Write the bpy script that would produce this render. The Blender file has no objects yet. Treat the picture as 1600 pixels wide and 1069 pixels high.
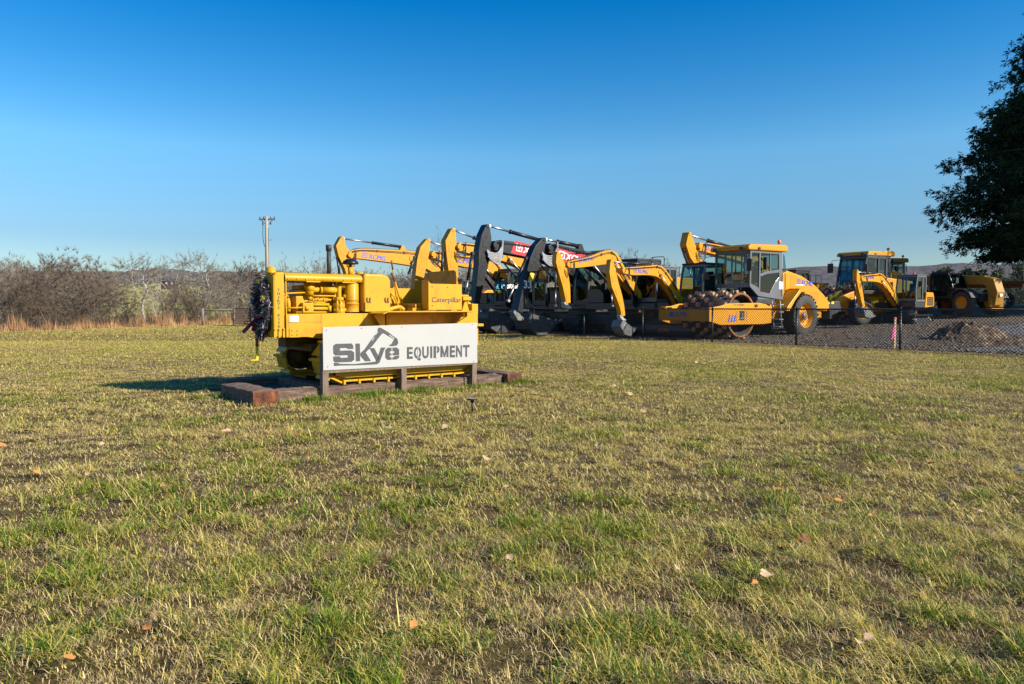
import bpy, bmesh, math, random
import numpy as np
from mathutils import Vector, Matrix
random.seed(7)
SC = bpy.context.scene
COL = SC.collection
R = math.radians
# ---------------------------------------------------------------- camera geometry (photo is 1600 px wide)
FOC = 1155.0
EYE = 1.2
PIT = math.atan(54.5 / FOC)
def ray(px, py):
    a = (px - 800) / FOC; b = (534.5 - py) / FOC
    return (a, math.cos(PIT) + b * math.sin(PIT), -math.sin(PIT) + b * math.cos(PIT))
def ground_at(px, py, z=0.0):
    r = ray(px, py); t = (z - EYE) / r[2]
    return (r[0] * t, r[1] * t)
def point_at(px, py, y):
    r = ray(px, py); t = y / r[1]
    return (r[0] * t, y, EYE + r[2] * t)
def sstep(a, b, x):
    t = min(1, max(0, (x - a) / (b - a))); return t * t * (3 - 2 * t)
# ---------------------------------------------------------------- terrain
FA = (12.9, 17.5); FN = (0.771, 0.637); FD = (-0.637, 0.771)     # fence line: a point, outward normal, direction
def ns(x, y):
    dx, dy = x - FA[0], y - FA[1]
    return dx * FN[0] + dy * FN[1], dx * FD[0] + dy * FD[1]
def ns_inv(n, s):
    return FA[0] + n * FN[0] + s * FD[0], FA[1] + n * FN[1] + s * FD[1]
def terr(x, y):
    n, s = ns(x, y)
    z = 0.04 * min(35, max(0.0, n - 3)) * (1 - sstep(13, 22, s))
    e = (x + 24.0) * -0.97 + (y - 34.7) * 0.243
    z -= 0.11 * min(18, max(0.0, e - 1.5))
    return z
class Frame:
    def __init__(s, x, y, deg, z=None):
        t = R(deg); s.o = (x, y); s.z = terr(x, y) if z is None else z
        s.f = (-math.cos(t), -math.sin(t)); s.l = (math.sin(t), -math.cos(t)); s.rot = t + math.pi
    def pix(s, px, py, y=0.0):
        r = ray(px, py); l = s.l
        t = (y + s.o[0] * l[0] + s.o[1] * l[1]) / (r[0] * l[0] + r[1] * l[1])
        X = r[0] * t - s.o[0]; Y = r[1] * t - s.o[1]
        return (X * s.f[0] + Y * s.f[1], EYE + r[2] * t - s.z)
    def world(s, x, y, z=0):
        return (s.o[0] + x * s.f[0] + y * s.l[0], s.o[1] + x * s.f[1] + y * s.l[1], s.z + z)
# ---------------------------------------------------------------- objects
def tag(o, label=None, cat=None, group=None, kind=None):
    if label: o['label'] = label
    if cat: o['category'] = cat
    if group: o['group'] = group
    if kind: o['kind'] = kind
    return o
def thing(name, label, cat, loc=(0, 0, 0), rz=0.0, group=None):
    o = bpy.data.objects.new(name, None); COL.objects.link(o)
    o.location = loc; o.rotation_euler = (0, 0, rz); o.empty_display_size = 0.3
    return tag(o, label, cat, group)
def copy_thing(o, parent=None):
    c = o.copy(); COL.objects.link(c)
    if parent: c.parent = parent
    for ch in [k for k in bpy.data.objects if k.parent == o]: copy_thing(ch, c)
    return c
_txt = {}
def text2d(s, off=0.0, shear=0.0):
    k = (s, off, shear)
    if k not in _txt:
        cu = bpy.data.curves.new('txt', 'FONT'); cu.body = s; cu.size = 1.0; cu.offset = off; cu.shear = shear
        cu.resolution_u = 3
        ob = bpy.data.objects.new('txt', cu); COL.objects.link(ob)
        bpy.context.view_layer.update()
        me = bpy.data.meshes.new_from_object(ob.evaluated_get(bpy.context.evaluated_depsgraph_get()))
        v = [(p.co.x, p.co.y) for p in me.vertices]; f = [tuple(p.vertices) for p in me.polygons]
        bpy.data.objects.remove(ob); bpy.data.curves.remove(cu); bpy.data.meshes.remove(me)
        x0 = min(p[0] for p in v); x1 = max(p[0] for p in v); y0 = min(p[1] for p in v); y1 = max(p[1] for p in v)
        _txt[k] = ([(a - x0, b) for a, b in v], f, x1 - x0, y0, y1)
    return _txt[k]
def spline(pts, n=4):
    out = []
    P = [pts[0]] + list(pts) + [pts[-1]]
    for i in range(1, len(P) - 2):
        a, b, c, d = P[i - 1], P[i], P[i + 1], P[i + 2]
        for k in range(n):
            t = k / n
            out.append(tuple(0.5 * (2 * b[j] + (c[j] - a[j]) * t + (2 * a[j] - 5 * b[j] + 4 * c[j] - d[j]) * t * t + (3 * b[j] - a[j] - 3 * c[j] + d[j]) * t ** 3) for j in range(len(b))))
    out.append(tuple(pts[-1])); return out
class MB:
    def __init__(s): s.v = []; s.f = []; s.s = []
    def add(s, v, f, smooth=False):
        b = len(s.v); s.v.extend([tuple(p) for p in v]); s.f.extend([tuple(i + b for i in q) for q in f]); s.s.extend([smooth] * len(f)); return s
    def box(s, x0, x1, y0, y1, z0, z1):
        return s.add([(x0, y0, z0), (x1, y0, z0), (x1, y1, z0), (x0, y1, z0), (x0, y0, z1), (x1, y0, z1), (x1, y1, z1), (x0, y1, z1)],
                     [(0, 3, 2, 1), (4, 5, 6, 7), (0, 1, 5, 4), (1, 2, 6, 5), (2, 3, 7, 6), (3, 0, 4, 7)])
    def prism(s, poly, a, b, ax='y'):
        n = len(poly)
        m = {'y': lambda p, t: (p[0], t, p[1]), 'x': lambda p, t: (t, p[0], p[1]), 'z': lambda p, t: (p[0], p[1], t)}[ax]
        v = [m(p, a) for p in poly] + [m(p, b) for p in poly]
        f = [tuple(range(n)), tuple(range(2 * n - 1, n - 1, -1))] + [(i, i + n, (i + 1) % n + n, (i + 1) % n) for i in range(n)]
        return s.add(v, f)
    def ribbon(s, pts, a, b, ax='y', sub=0):
        if sub: pts = spline(pts, sub)
        L = []; Rr = []
        for i, p in enumerate(pts):
            q0 = pts[max(0, i - 1)]; q1 = pts[min(len(pts) - 1, i + 1)]
            dx, dy = q1[0] - q0[0], q1[1] - q0[1]; l = math.hypot(dx, dy) or 1
            L.append((p[0] - dy / l * p[2], p[1] + dx / l * p[2])); Rr.append((p[0] + dy / l * p[2], p[1] - dx / l * p[2]))
        # strip caps: quads so that bends never break an n-gon
        n = len(pts); m = {'y': lambda p, t: (p[0], t, p[1]), 'x': lambda p, t: (t, p[0], p[1]), 'z': lambda p, t: (p[0], p[1], t)}[ax]
        v = [m(p, a) for p in L] + [m(p, a) for p in Rr] + [m(p, b) for p in L] + [m(p, b) for p in Rr]
        f = []
        for i in range(n - 1):
            f += [(i, i + 1, n + i + 1, n + i), (2 * n + i, 3 * n + i, 3 * n + i + 1, 2 * n + i + 1),
                  (i, 2 * n + i, 2 * n + i + 1, i + 1), (n + i, n + i + 1, 3 * n + i + 1, 3 * n + i)]
        f += [(0, n, 3 * n, 2 * n), (n - 1, 3 * n - 1, 4 * n - 1, 2 * n - 1)]
        return s.add(v, f)
    def tube(s, pts, r, n=8, caps=True, smooth=True):
        pts = [Vector(p) for p in pts]; k = len(pts)
        if not hasattr(r, '__len__'): r = [r] * k
        ref = None; v = []
        for i, p in enumerate(pts):
            d = (pts[min(k - 1, i + 1)] - pts[max(0, i - 1)])
            if d.length < 1e-9: d = Vector((0, 0, 1))
            d.normalize()
            if ref is None:
                ref = d.orthogonal().normalized()
            else:
                ref = (ref - d * ref.dot(d))
                ref = ref.normalized() if ref.length > 1e-6 else d.orthogonal().normalized()
            q = d.cross(ref)
            for j in range(n):
                a = 2 * math.pi * j / n
                v.append(p + (ref * math.cos(a) + q * math.sin(a)) * r[i])
        f = [(i * n + j, i * n + (j + 1) % n, (i + 1) * n + (j + 1) % n, (i + 1) * n + j) for i in range(k - 1) for j in range(n)]
        s.add(v, f, smooth)
        if caps:
            b = len(s.v) - len(v)
            s.f.append(tuple(b + j for j in reversed(range(n)))); s.f.append(tuple(b + (k - 1) * n + j for j in range(n))); s.s += [False, False]
        return s
    def cyl(s, p0, p1, r, n=12, r1=None, smooth=True): return s.tube([p0, p1], [r, r if r1 is None else r1], n, True, smooth)
    def lathe(s, c, prof, axis='y', n=24, smooth=True, closed=False):
        # prof: (radius, offset along the axis); open ends are capped only where radius is 0
        v = []
        for r, h in prof:
            for j in range(n):
                a = 2 * math.pi * j / n; ca, sa = r * math.cos(a), r * math.sin(a)
                v.append({'y': (c[0] + ca, c[1] + h, c[2] + sa), 'x': (c[0] + h, c[1] + ca, c[2] + sa), 'z': (c[0] + ca, c[1] + sa, c[2] + h)}[axis])
        k = len(prof)
        f = [(i * n + j, i * n + (j + 1) % n, (i + 1) * n + (j + 1) % n, (i + 1) * n + j) for i in range(k - 1) for j in range(n)]
        if closed: f += [((k - 1) * n + j, (k - 1) * n + (j + 1) % n, (j + 1) % n, j) for j in range(n)]
        return s.add(v, f, smooth)
    def ball(s, c, r, n=12, sz=1.0):
        return s.lathe(c, [(r * math.sin(math.pi * i / 8) + 1e-4, -r * sz * math.cos(math.pi * i / 8)) for i in range(9)], 'z', n)
    def text(s, t, org, u, v, h=None, w=None, off=0.0, shear=0.0):
        V, F, W, y0, y1 = text2d(t, off, shear)
        H = text2d('H', off, 0)[4]
        ky = (h / H) if h else w / W; kx = (w / W) if w else ky
        o = Vector(org); u = Vector(u); v = Vector(v)
        return s.add([o + u * (a * kx) + v * (b * ky) for a, b in V], F)
    def bold(s, t, org, u, v, h, w=None, shear=0.0, wt=.03):
        # heavier lettering: three copies of the outline a hair apart
        u_ = Vector(u); n_ = u_.cross(Vector(v)).normalized(); o = Vector(org)
        for k in (-1, 0, 1): s.text(t, o + u_ * (k * wt * h) + n_ * (.0012 * (k + 1)), u, v, h, w, 0.0, shear)
        return s
    def build(s, name, mat, parent=None, bevel=0.0, recalc=True, seg=2, smooth_all=False):
        me = bpy.data.meshes.new(name); me.from_pydata(s.v, [], s.f)
        if recalc:
            bm = bmesh.new(); bm.from_mesh(me); bmesh.ops.recalc_face_normals(bm, faces=bm.faces); bm.to_mesh(me); bm.free()
        sm = [True] * len(s.s) if smooth_all else s.s
        if any(sm): me.polygons.foreach_set('use_smooth', sm)
        me.materials.append(mat); me.update()
        o = bpy.data.objects.new(name, me); COL.objects.link(o)
        if parent: o.parent = parent
        if bevel:
            m = o.modifiers.new('bev', 'BEVEL'); m.width = bevel; m.segments = seg; m.limit_method = 'ANGLE'; m.angle_limit = R(40); m.harden_normals = False
        return o
def build_multi(name, pieces, parent):
    # one mesh with a material per piece
    a = MB(); mi = []
    for k, (m_, _) in enumerate(pieces):
        n0 = len(a.f); a.add(m_.v, m_.f); a.s[n0:] = m_.s; mi += [k] * len(m_.f)
    o = a.build(name, pieces[0][1], parent)
    for _, mt in pieces[1:]: o.data.materials.append(mt)
    o.data.polygons.foreach_set('material_index', mi); o.data.update(); return o
# ---------------------------------------------------------------- materials
def newmat(name):
    m = bpy.data.materials.new(name); m.use_nodes = True; nt = m.node_tree
    b = nt.nodes['Principled BSDF']; return m, nt, b
def noise(nt, scale, detail=4, rough=.6, vec=None, dist=0.0):
    n = nt.nodes.new('ShaderNodeTexNoise'); n.inputs['Scale'].default_value = scale; n.inputs['Detail'].default_value = detail
    n.inputs['Roughness'].default_value = rough; n.inputs['Distortion'].default_value = dist
    if vec is not None: nt.links.new(vec, n.inputs['Vector'])
    return n.outputs['Fac']
def ramp(nt, fac, stops):
    r = nt.nodes.new('ShaderNodeValToRGB'); e = r.color_ramp.elements
    while len(e) < len(stops): e.new(0.5)
    for i, (p, c) in enumerate(stops): e[i].position = p; e[i].color = (*c, 1) if len(c) == 3 else c
    nt.links.new(fac, r.inputs['Fac']); return r.outputs['Color']
def mixc(nt, fac, a, b, mode='MIX'):
    m = nt.nodes.new('ShaderNodeMix'); m.data_type = 'RGBA'; m.blend_type = mode
    for sock, val in ((m.inputs[0], fac), (m.inputs[6], a), (m.inputs[7], b)):
        if hasattr(val, 'node'): nt.links.new(val, sock)
        elif isinstance(val, (int, float)): sock.default_value = val
        else: sock.default_value = (*val, 1)
    return m.outputs[2]
def objco(nt): return nt.nodes.new('ShaderNodeTexCoord').outputs['Object']
def bump(nt, b, h, strength=.3, dist=.02):
    n = nt.nodes.new('ShaderNodeBump'); n.inputs['Strength'].default_value = strength; n.inputs['Distance'].default_value = dist
    nt.links.new(h, n.inputs['Height']); nt.links.new(n.outputs['Normal'], b.inputs['Normal'])
def paint(name, col, rough=.35, dirt=(.12, .08, .04), amount=.35, coat=.3, metal=0.0, scale=2.5):
    m, nt, b = newmat(name); co = objco(nt)
    f = ramp(nt, noise(nt, scale, 8, .7, co, .4), [(.5, (0, 0, 0)), (.78, (1, 1, 1))])
    f2 = noise(nt, 1.1, 2, .5, co)
    c = mixc(nt, f2, [x * .88 for x in col], [min(1, x * 1.06) for x in col])
    mm = nt.nodes.new('ShaderNodeMath'); mm.operation = 'MULTIPLY'; nt.links.new(f, mm.inputs[0]); mm.inputs[1].default_value = amount
    c2 = mixc(nt, mm.outputs[0], c, dirt)
    chip = ramp(nt, noise(nt, scale * 9, 6, .75, co, .2), [(.66, (0, 0, 0)), (.70, (1, 1, 1))]); cm = nt.nodes.new('ShaderNodeMath'); cm.operation = 'MULTIPLY'; nt.links.new(chip, cm.inputs[0]); cm.inputs[1].default_value = min(.8, amount * 1.3)
    nt.links.new(mixc(nt, cm.outputs[0], c2, [x * .5 for x in dirt]), b.inputs['Base Color'])
    b.inputs['Roughness'].default_value = rough; b.inputs['Metallic'].default_value = metal; b.inputs['Coat Weight'].default_value = coat; b.inputs['Coat Roughness'].default_value = .2; b.inputs['Specular IOR Level'].default_value = .35
    bump(nt, b, noise(nt, 60, 3, .5, co), .08, .004)
    return m
def speckle(name, stops, scale=8, rough=.9, bstr=.5, bd=.02, detail=8, stretch=None, dist=0.0):
    m, nt, b = newmat(name); co = objco(nt)
    if stretch:
        mp = nt.nodes.new('ShaderNodeMapping'); mp.inputs['Scale'].default_value = stretch; nt.links.new(co, mp.inputs['Vector']); co = mp.outputs['Vector']
    f = noise(nt, scale, detail, .7, co, dist)
    nt.links.new(ramp(nt, f, stops), b.inputs['Base Color']); b.inputs['Roughness'].default_value = rough
    if bstr: bump(nt, b, f, bstr, bd)
    return m
def flat(name, col, rough=.6, metal=0.0):
    m, nt, b = newmat(name); co = objco(nt)
    nt.links.new(mixc(nt, noise(nt, 6, 4, .6, co), [x * .8 for x in col], [min(1, x * 1.15) for x in col]), b.inputs['Base Color'])
    b.inputs['Roughness'].default_value = rough; b.inputs['Metallic'].default_value = metal; return m
def glass(name, tint):
    m, nt, b = newmat(name); out = nt.nodes['Material Output']
    tr = nt.nodes.new('ShaderNodeBsdfTransparent'); tr.inputs['Color'].default_value = (*tint, 1)
    gl = nt.nodes.new('ShaderNodeBsdfGlossy'); gl.inputs['Roughness'].default_value = .0
    lw = nt.nodes.new('ShaderNodeLayerWeight'); lw.inputs['Blend'].default_value = .5     # facing: the same from both sides of a pane
    pw = nt.nodes.new('ShaderNodeMath'); pw.operation = 'POWER'; nt.links.new(lw.outputs['Facing'], pw.inputs[0]); pw.inputs[1].default_value = 4.0
    md = nt.nodes.new('ShaderNodeMath'); md.operation = 'MULTIPLY_ADD'; nt.links.new(pw.outputs[0], md.inputs[0]); md.inputs[1].default_value = .7; md.inputs[2].default_value = .06
    mx = nt.nodes.new('ShaderNodeMixShader'); nt.links.new(md.outputs[0], mx.inputs[0]); nt.links.new(tr.outputs[0], mx.inputs[1]); nt.links.new(gl.outputs[0], mx.inputs[2])
    nt.links.new(mx.outputs[0], out.inputs['Surface']); nt.nodes.remove(b); return m
M = {}
M['cat'] = paint('old_yellow_paint', (.58, .295, .0006), .55, (.17, .07, .012), .5, .06, scale=5)
M['catrust_shade'] = paint('rust_and_shade_yellow', (.52, .25, .008), .6, (.16, .05, .015), .95, .0, scale=6)
M['amber'] = paint('amber_machine_paint', (.63, .262, .0012), .5, (.1, .06, .03), .22, .08)
M['black'] = paint('black_arm_paint', (.012, .0125, .015), .42, (.10, .08, .06), .35, .08)
M['bucket'] = speckle('worn_bucket_steel', [(.3, (.02, .02, .021)), (.58, (.06, .06, .06)), (.75, (.26, .25, .24))], 4, .5, .3, .01)
M['dkgrey'] = paint('dark_grey_paint', (.035, .037, .042), .4, (.14, .11, .08), .35)
M['grey'] = paint('grey_cab_paint', (.125, .13, .145), .4, (.15, .12, .09), .3)
M['rubber'] = speckle('dusty_rubber', [(.3, (.02, .02, .02)), (.6, (.06, .056, .05)), (.8, (.17, .14, .1))], 6, .85, .3, .01)
M['steel'] = speckle('worn_steel', [(.3, (.06, .06, .06)), (.55, (.17, .165, .16)), (.8, (.32, .31, .3))], 7, .45, .3, .01)
M['chrome'] = flat('chrome_rod', (.42, .41, .42), .42, 1.0)
M['hose'] = flat('black_hose', (.015, .015, .015), .5)
M['greyhose'] = flat('grey_sleeved_hose', (.33, .34, .36), .6)
M['rust'] = speckle('rusty_iron', [(.3, (.07, .025, .01)), (.55, (.25, .09, .03)), (.75, (.42, .2, .08))], 6, .85, .5, .01)
M['mudpad'] = speckle('clay_caked_pad', [(.3, (.12, .06, .035)), (.5, (.42, .24, .14)), (.75, (.6, .40, .27))], 5, .9, .5, .01)
M['glass'] = glass('tinted_glass', (.42, .58, .56)); M['glassblue'] = glass('blue_glass', (.35, .55, .66)); M['glassdark'] = glass('dark_glass', (.14, .2, .2))
M['blue'] = flat('blue_lettering', (.01, .09, .5), .5); M['white'] = flat('white_vinyl', (.8, .8, .79), .5); M['red'] = flat('red_vinyl', (.5, .015, .03), .45)
M['ink'] = speckle('dark_grey_ink', [(.3, (.035, .035, .04)), (.7, (.07, .07, .075))], 20, .55, 0)
M['lens'] = flat('orange_lens', (.8, .18, .01), .3); M['redlens'] = flat('red_lens', (.7, .05, .02), .3)
M['board'] = paint('white_sign_board', (.42, .413, .402), .55, (.36, .34, .30), .35, .1, scale=1.5)
M['wood'] = speckle('weathered_post', [(.3, (.09, .06, .045)), (.55, (.2, .14, .1)), (.75, (.32, .24, .18))], 9, .85, .5, .01, 8, (6, 6, .7))
M['tie'] = speckle('tarred_timber', [(.3, (.035, .022, .016)), (.5, (.13, .08, .055)), (.72, (.32, .22, .155))], 5, .9, .8, .02, 10, (.6, 5, 6))
M['tieend'] = speckle('stained_timber_end', [(.32, (.012, .006, .004)), (.5, (.13, .035, .013)), (.75, (.42, .15, .06))], 7, .85, .8, .02)
M['decalyellow'] = flat('yellow_sticker', (.85, .6, .02), .5)
M['seat'] = flat('black_vinyl_seat', (.012, .012, .013), .5)
M['core'] = flat('radiator_core', (.012, .012, .011), .6)
SKY_HUE, SKY_SAT, SKY_STR, SUN_STR, EXPOSURE, GD = 0.503, 1.35, 0.118, 5.0, 0.7, 1.0
SKY_RAMP = [(0.0, (.50, .54, .60)), (.087, (.50, .54, .60)), (.196, (.92, .95, .865)), (.37, (.05, .745, .87)), (1.0, (.2, .7, .85))]
# ================================================================ sky, sun, camera
SUN_AZ = Vector((0.92, -0.39, 0)).normalized(); SUN_EL = R(28)
SUN = Vector((SUN_AZ.x * math.cos(SUN_EL), SUN_AZ.y * math.cos(SUN_EL), math.sin(SUN_EL)))
wd = bpy.data.worlds.new('World'); SC.world = wd; wd.use_nodes = True; nt = wd.node_tree
bg = nt.nodes['Background']; sky = nt.nodes.new('ShaderNodeTexSky'); sky.sky_type = 'NISHITA'; sky.sun_disc = False
sky.sun_elevation = SUN_EL; sky.sun_rotation = math.atan2(SUN_AZ.x, SUN_AZ.y); sky.altitude = 200; sky.air_density = 1.0; sky.dust_density = 0.3; sky.ozone_density = 3.0
hs = nt.nodes.new('ShaderNodeHueSaturation'); hs.inputs['Hue'].default_value = SKY_HUE; hs.inputs['Saturation'].default_value = SKY_SAT; hs.inputs['Value'].default_value = 1.0
tcn = nt.nodes.new('ShaderNodeTexCoord'); sx_ = nt.nodes.new('ShaderNodeSeparateXYZ'); nt.links.new(tcn.outputs['Generated'], sx_.inputs[0])
rp = nt.nodes.new('ShaderNodeValToRGB'); nt.links.new(sx_.outputs['Z'], rp.inputs['Fac']); el_ = rp.color_ramp.elements
for i_, (p_, c_) in enumerate(SKY_RAMP):
    if i_ > 1: el_.new(p_)
for i_, (p_, c_) in enumerate(SKY_RAMP): el_[i_].position = p_; el_[i_].color = (*c_, 1)
mu = nt.nodes.new('ShaderNodeMix'); mu.data_type = 'RGBA'; mu.blend_type = 'MULTIPLY'; mu.inputs[0].default_value = 1; mu.clamp_result = False
nt.links.new(sky.outputs[0], hs.inputs['Color']); nt.links.new(hs.outputs[0], mu.inputs[6]); nt.links.new(rp.outputs[0], mu.inputs[7]); nt.links.new(mu.outputs[2], bg.inputs['Color']); bg.inputs['Strength'].default_value = SKY_STR
sl = bpy.data.lights.new('sun', 'SUN'); sl.energy = SUN_STR; sl.angle = R(0.53); sl.color = (1.0, .92, .78)
so_ = bpy.data.objects.new('sun', sl); COL.objects.link(so_); so_.rotation_euler = SUN.to_track_quat('Z', 'Y').to_euler(); so_.location = (20, -20, 30)
cam = bpy.data.cameras.new('camera'); co_ = bpy.data.objects.new('camera', cam); COL.objects.link(co_)
cam.sensor_width = 36; cam.lens = FOC / 1600 * 36; cam.clip_end = 6000; cam.clip_start = .1
co_.location = (0, 0, EYE); co_.rotation_euler = (math.pi / 2 - PIT, 0, 0); SC.camera = co_
SC.view_settings.view_transform = 'Standard'; SC.view_settings.look = 'None'; SC.view_settings.exposure = EXPOSURE; SC.view_settings.gamma = 1
SC.render.engine = 'CYCLES'; SC.cycles.max_bounces = 6; SC.cycles.transparent_max_bounces = 12; SC.cycles.diffuse_bounces = 2; SC.cycles.glossy_bounces = 3
# ================================================================ ground sheets
def sheet(name, ns_list, ss_list, mat, dz=0.0, jit=0.0, kind='structure'):
    v = []; fd = []
    rg = random.Random(1)
    for n_ in ns_list:
        for s_ in ss_list:
            x, y = ns_inv(n_, s_); v.append((x, y, terr(x, y) + dz + (rg.uniform(-jit, jit) if jit else 0))); fd.append(n_)
    a, b = len(ns_list), len(ss_list)
    f = [(i * b + j, i * b + j + 1, (i + 1) * b + j + 1, (i + 1) * b + j) for i in range(a - 1) for j in range(b - 1)]
    me = bpy.data.meshes.new(name); me.from_pydata(v, [], f); me.update()
    at = me.attributes.new('fence_dist', 'FLOAT', 'POINT'); at.data.foreach_set('value', fd)
    me.polygons.foreach_set('use_smooth', [True] * len(f)); me.materials.append(mat)
    o = bpy.data.objects.new(name, me); COL.objects.link(o); return tag(o, kind=kind)
def attr(nt, name):
    a = nt.nodes.new('ShaderNodeAttribute'); a.attribute_name = name; return a
def mathn(nt, op, a, b=0.0, clamp=False):
    m = nt.nodes.new('ShaderNodeMath'); m.operation = op; m.use_clamp = clamp
    for i, v in enumerate((a, b)):
        if hasattr(v, 'node'): nt.links.new(v, m.inputs[i])
        else: m.inputs[i].default_value = v
    return m.outputs[0]
m, nt, b = newmat('winter_lawn'); co = objco(nt)
big = noise(nt, .16, 3, .5, co, .3); mid = noise(nt, 1.3, 5, .6, co, .3); fine = noise(nt, 45, 8, .85, co)
g1 = ramp(nt, fine, [(.3, (.02, .013, .007)), (.5, (.11, .075, .03)), (.72, (.40, .29, .11))])  # darkest stops paint the shadow gaps between blades into the sheet
g2 = ramp(nt, fine, [(.3, (.018, .014, .006)), (.5, (.09, .07, .02)), (.72, (.34, .27, .08))])
g3 = ramp(nt, fine, [(.3, (.025, .014, .009)), (.5, (.13, .08, .05)), (.72, (.46, .31, .2))])
c = mixc(nt, ramp(nt, mid, [(.42, (0, 0, 0)), (.6, (1, 1, 1))]), g1, g2)
c = mixc(nt, ramp(nt, noise(nt, .7, 4, .6, co, .5), [(.52, (0, 0, 0)), (.68, (1, 1, 1))]), c, g3)
c = mixc(nt, .3, c, ramp(nt, big, [(.3, (.7, .62, .5)), (.7, (1, 1, .9))]), 'MULTIPLY')
fdn = mathn(nt, 'ADD', attr(nt, 'fence_dist').outputs['Fac'], mathn(nt, 'MULTIPLY', noise(nt, .9, 4, .6, co), 2.2))
edge = ramp(nt, mathn(nt, 'MULTIPLY', mathn(nt, 'ADD', fdn, .3), .8, True), [(.35, (0, 0, 0)), (.75, (1, 1, 1))])
dirt = ramp(nt, noise(nt, 9, 8, .75, co), [(.3, (.05, .035, .022)), (.5, (.16, .11, .07)), (.7, (.3, .22, .14))])
nt.links.new(mixc(nt, edge, c, dirt), b.inputs['Base Color']); b.inputs['Roughness'].default_value = .95; b.inputs['Specular IOR Level'].default_value = .15
bump(nt, b, noise(nt, 30, 6, .8, co), .45, .03); MLAWN = m
m, nt, b = newmat('gravel'); co = objco(nt)
f1 = noise(nt, 12, 8, .8, co); f2 = noise(nt, .35, 5, .65, co, .6); 
ga = ramp(nt, f1, [(.3, (.025, .022, .018)), (.5, (.10, .087, .07)), (.7, (.26, .23, .19))]); gb = ramp(nt, f1, [(.3, (.035, .021, .012)), (.5, (.14, .088, .05)), (.72, (.32, .22, .13))])
fde = ramp(nt, mathn(nt, 'ADD', mathn(nt, 'MULTIPLY', attr(nt, 'fence_dist').outputs['Fac'], .3), mathn(nt, 'MULTIPLY', noise(nt, .8, 5, .7, co, .4), .9)), [(.62, (1, 1, 1)), (.95, (0, 0, 0))])
gl_ = ramp(nt, noise(nt, 14, 8, .8, co), [(.3, (.035, .02, .01)), (.5, (.16, .095, .05)), (.68, (.36, .24, .14))])
g0 = mixc(nt, ramp(nt, f2, [(.44, (0, 0, 0)), (.54, (1, 1, 1))]), ga, gb)
g0 = mixc(nt, ramp(nt, noise(nt, 1.6, 6, .7, co, .8), [(.55, (0, 0, 0)), (.66, (.8, .8, .8))]), g0, [.07, .062, .055])
nt.links.new(mixc(nt, fde, g0, gl_), b.inputs['Base Color']); b.inputs['Roughness'].default_value = .95
bump(nt, b, f1, .9, .05); MGRAV = m
lin = lambda a, b, n: [a + (b - a) * i / (n - 1) for i in range(n)]
sheet('lawn', lin(-75, -6, 47) + lin(-5, -.02, 11), lin(-40, 80, 97), MLAWN)
rgx = lin(0, 40, 54)
sheet('gravel_yard', [-.02] + rgx[1:] + [60, 90], lin(-40, 80, 97), MGRAV)
far = speckle('far_field', [(.3, (.07, .06, .03)), (.7, (.16, .14, .06))], .05, .95, 0)
mb = MB(); mb.add([(-3000, -200, -2.4), (3000, -200, -2.4), (3000, 4000, -2.4), (-3000, 4000, -2.4)], [(0, 1, 2, 3)]); tag(mb.build('terrain', far), kind='structure')
# pale pads and humps in the yard
def hit(px, py):
    r = ray(px, py); t = 3.0
    while t < 200 and EYE + r[2] * t > terr(r[0] * t, r[1] * t): t += .05
    return (r[0] * t, r[1] * t)
def patch(name, pix, mat, dz=.006):
    cx = sum(p[0] for p in pix) / len(pix)
    pts = []
    for px, py in pix:
        pts.append(hit(px, py))
    # triangulated fan with the terrain height plus a thin step
    c_ = (sum(p[0] for p in pts) / len(pts), sum(p[1] for p in pts) / len(pts)); rings = 5; v = [(c_[0], c_[1], terr(*c_) + dz)]; n = len(pts); f = []
    for k in range(1, rings + 1):
        for p in pts:
            x = c_[0] + (p[0] - c_[0]) * k / rings; y = c_[1] + (p[1] - c_[1]) * k / rings; v.append((x, y, terr(x, y) + dz))
    for j in range(n): f.append((0, 1 + j, 1 + (j + 1) % n))
    for k in range(rings - 1):
        for j in range(n): f.append((1 + k * n + j, 1 + (k + 1) * n + j, 1 + (k + 1) * n + (j + 1) % n, 1 + k * n + (j + 1) % n))
    me = bpy.data.meshes.new(name); me.from_pydata(v, [], f); me.materials.append(mat); me.update()
    o = bpy.data.objects.new(name, me); COL.objects.link(o); return tag(o, kind='structure')
MASPH = speckle('pale_asphalt', [(.3, (.10, .10, .10)), (.6, (.16, .157, .152)), (.8, (.24, .23, .215))], 5, .9, .3, .01)
patch('asphalt_pad', [(1500, 546), (1545, 542), (1640, 539), (1640, 549), (1600, 550), (1530, 550)], MASPH)
patch('asphalt_road', [(1530, 516), (1560, 509), (1600, 505), (1660, 503), (1660, 528), (1620, 527), (1590, 524)], MASPH)
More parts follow.
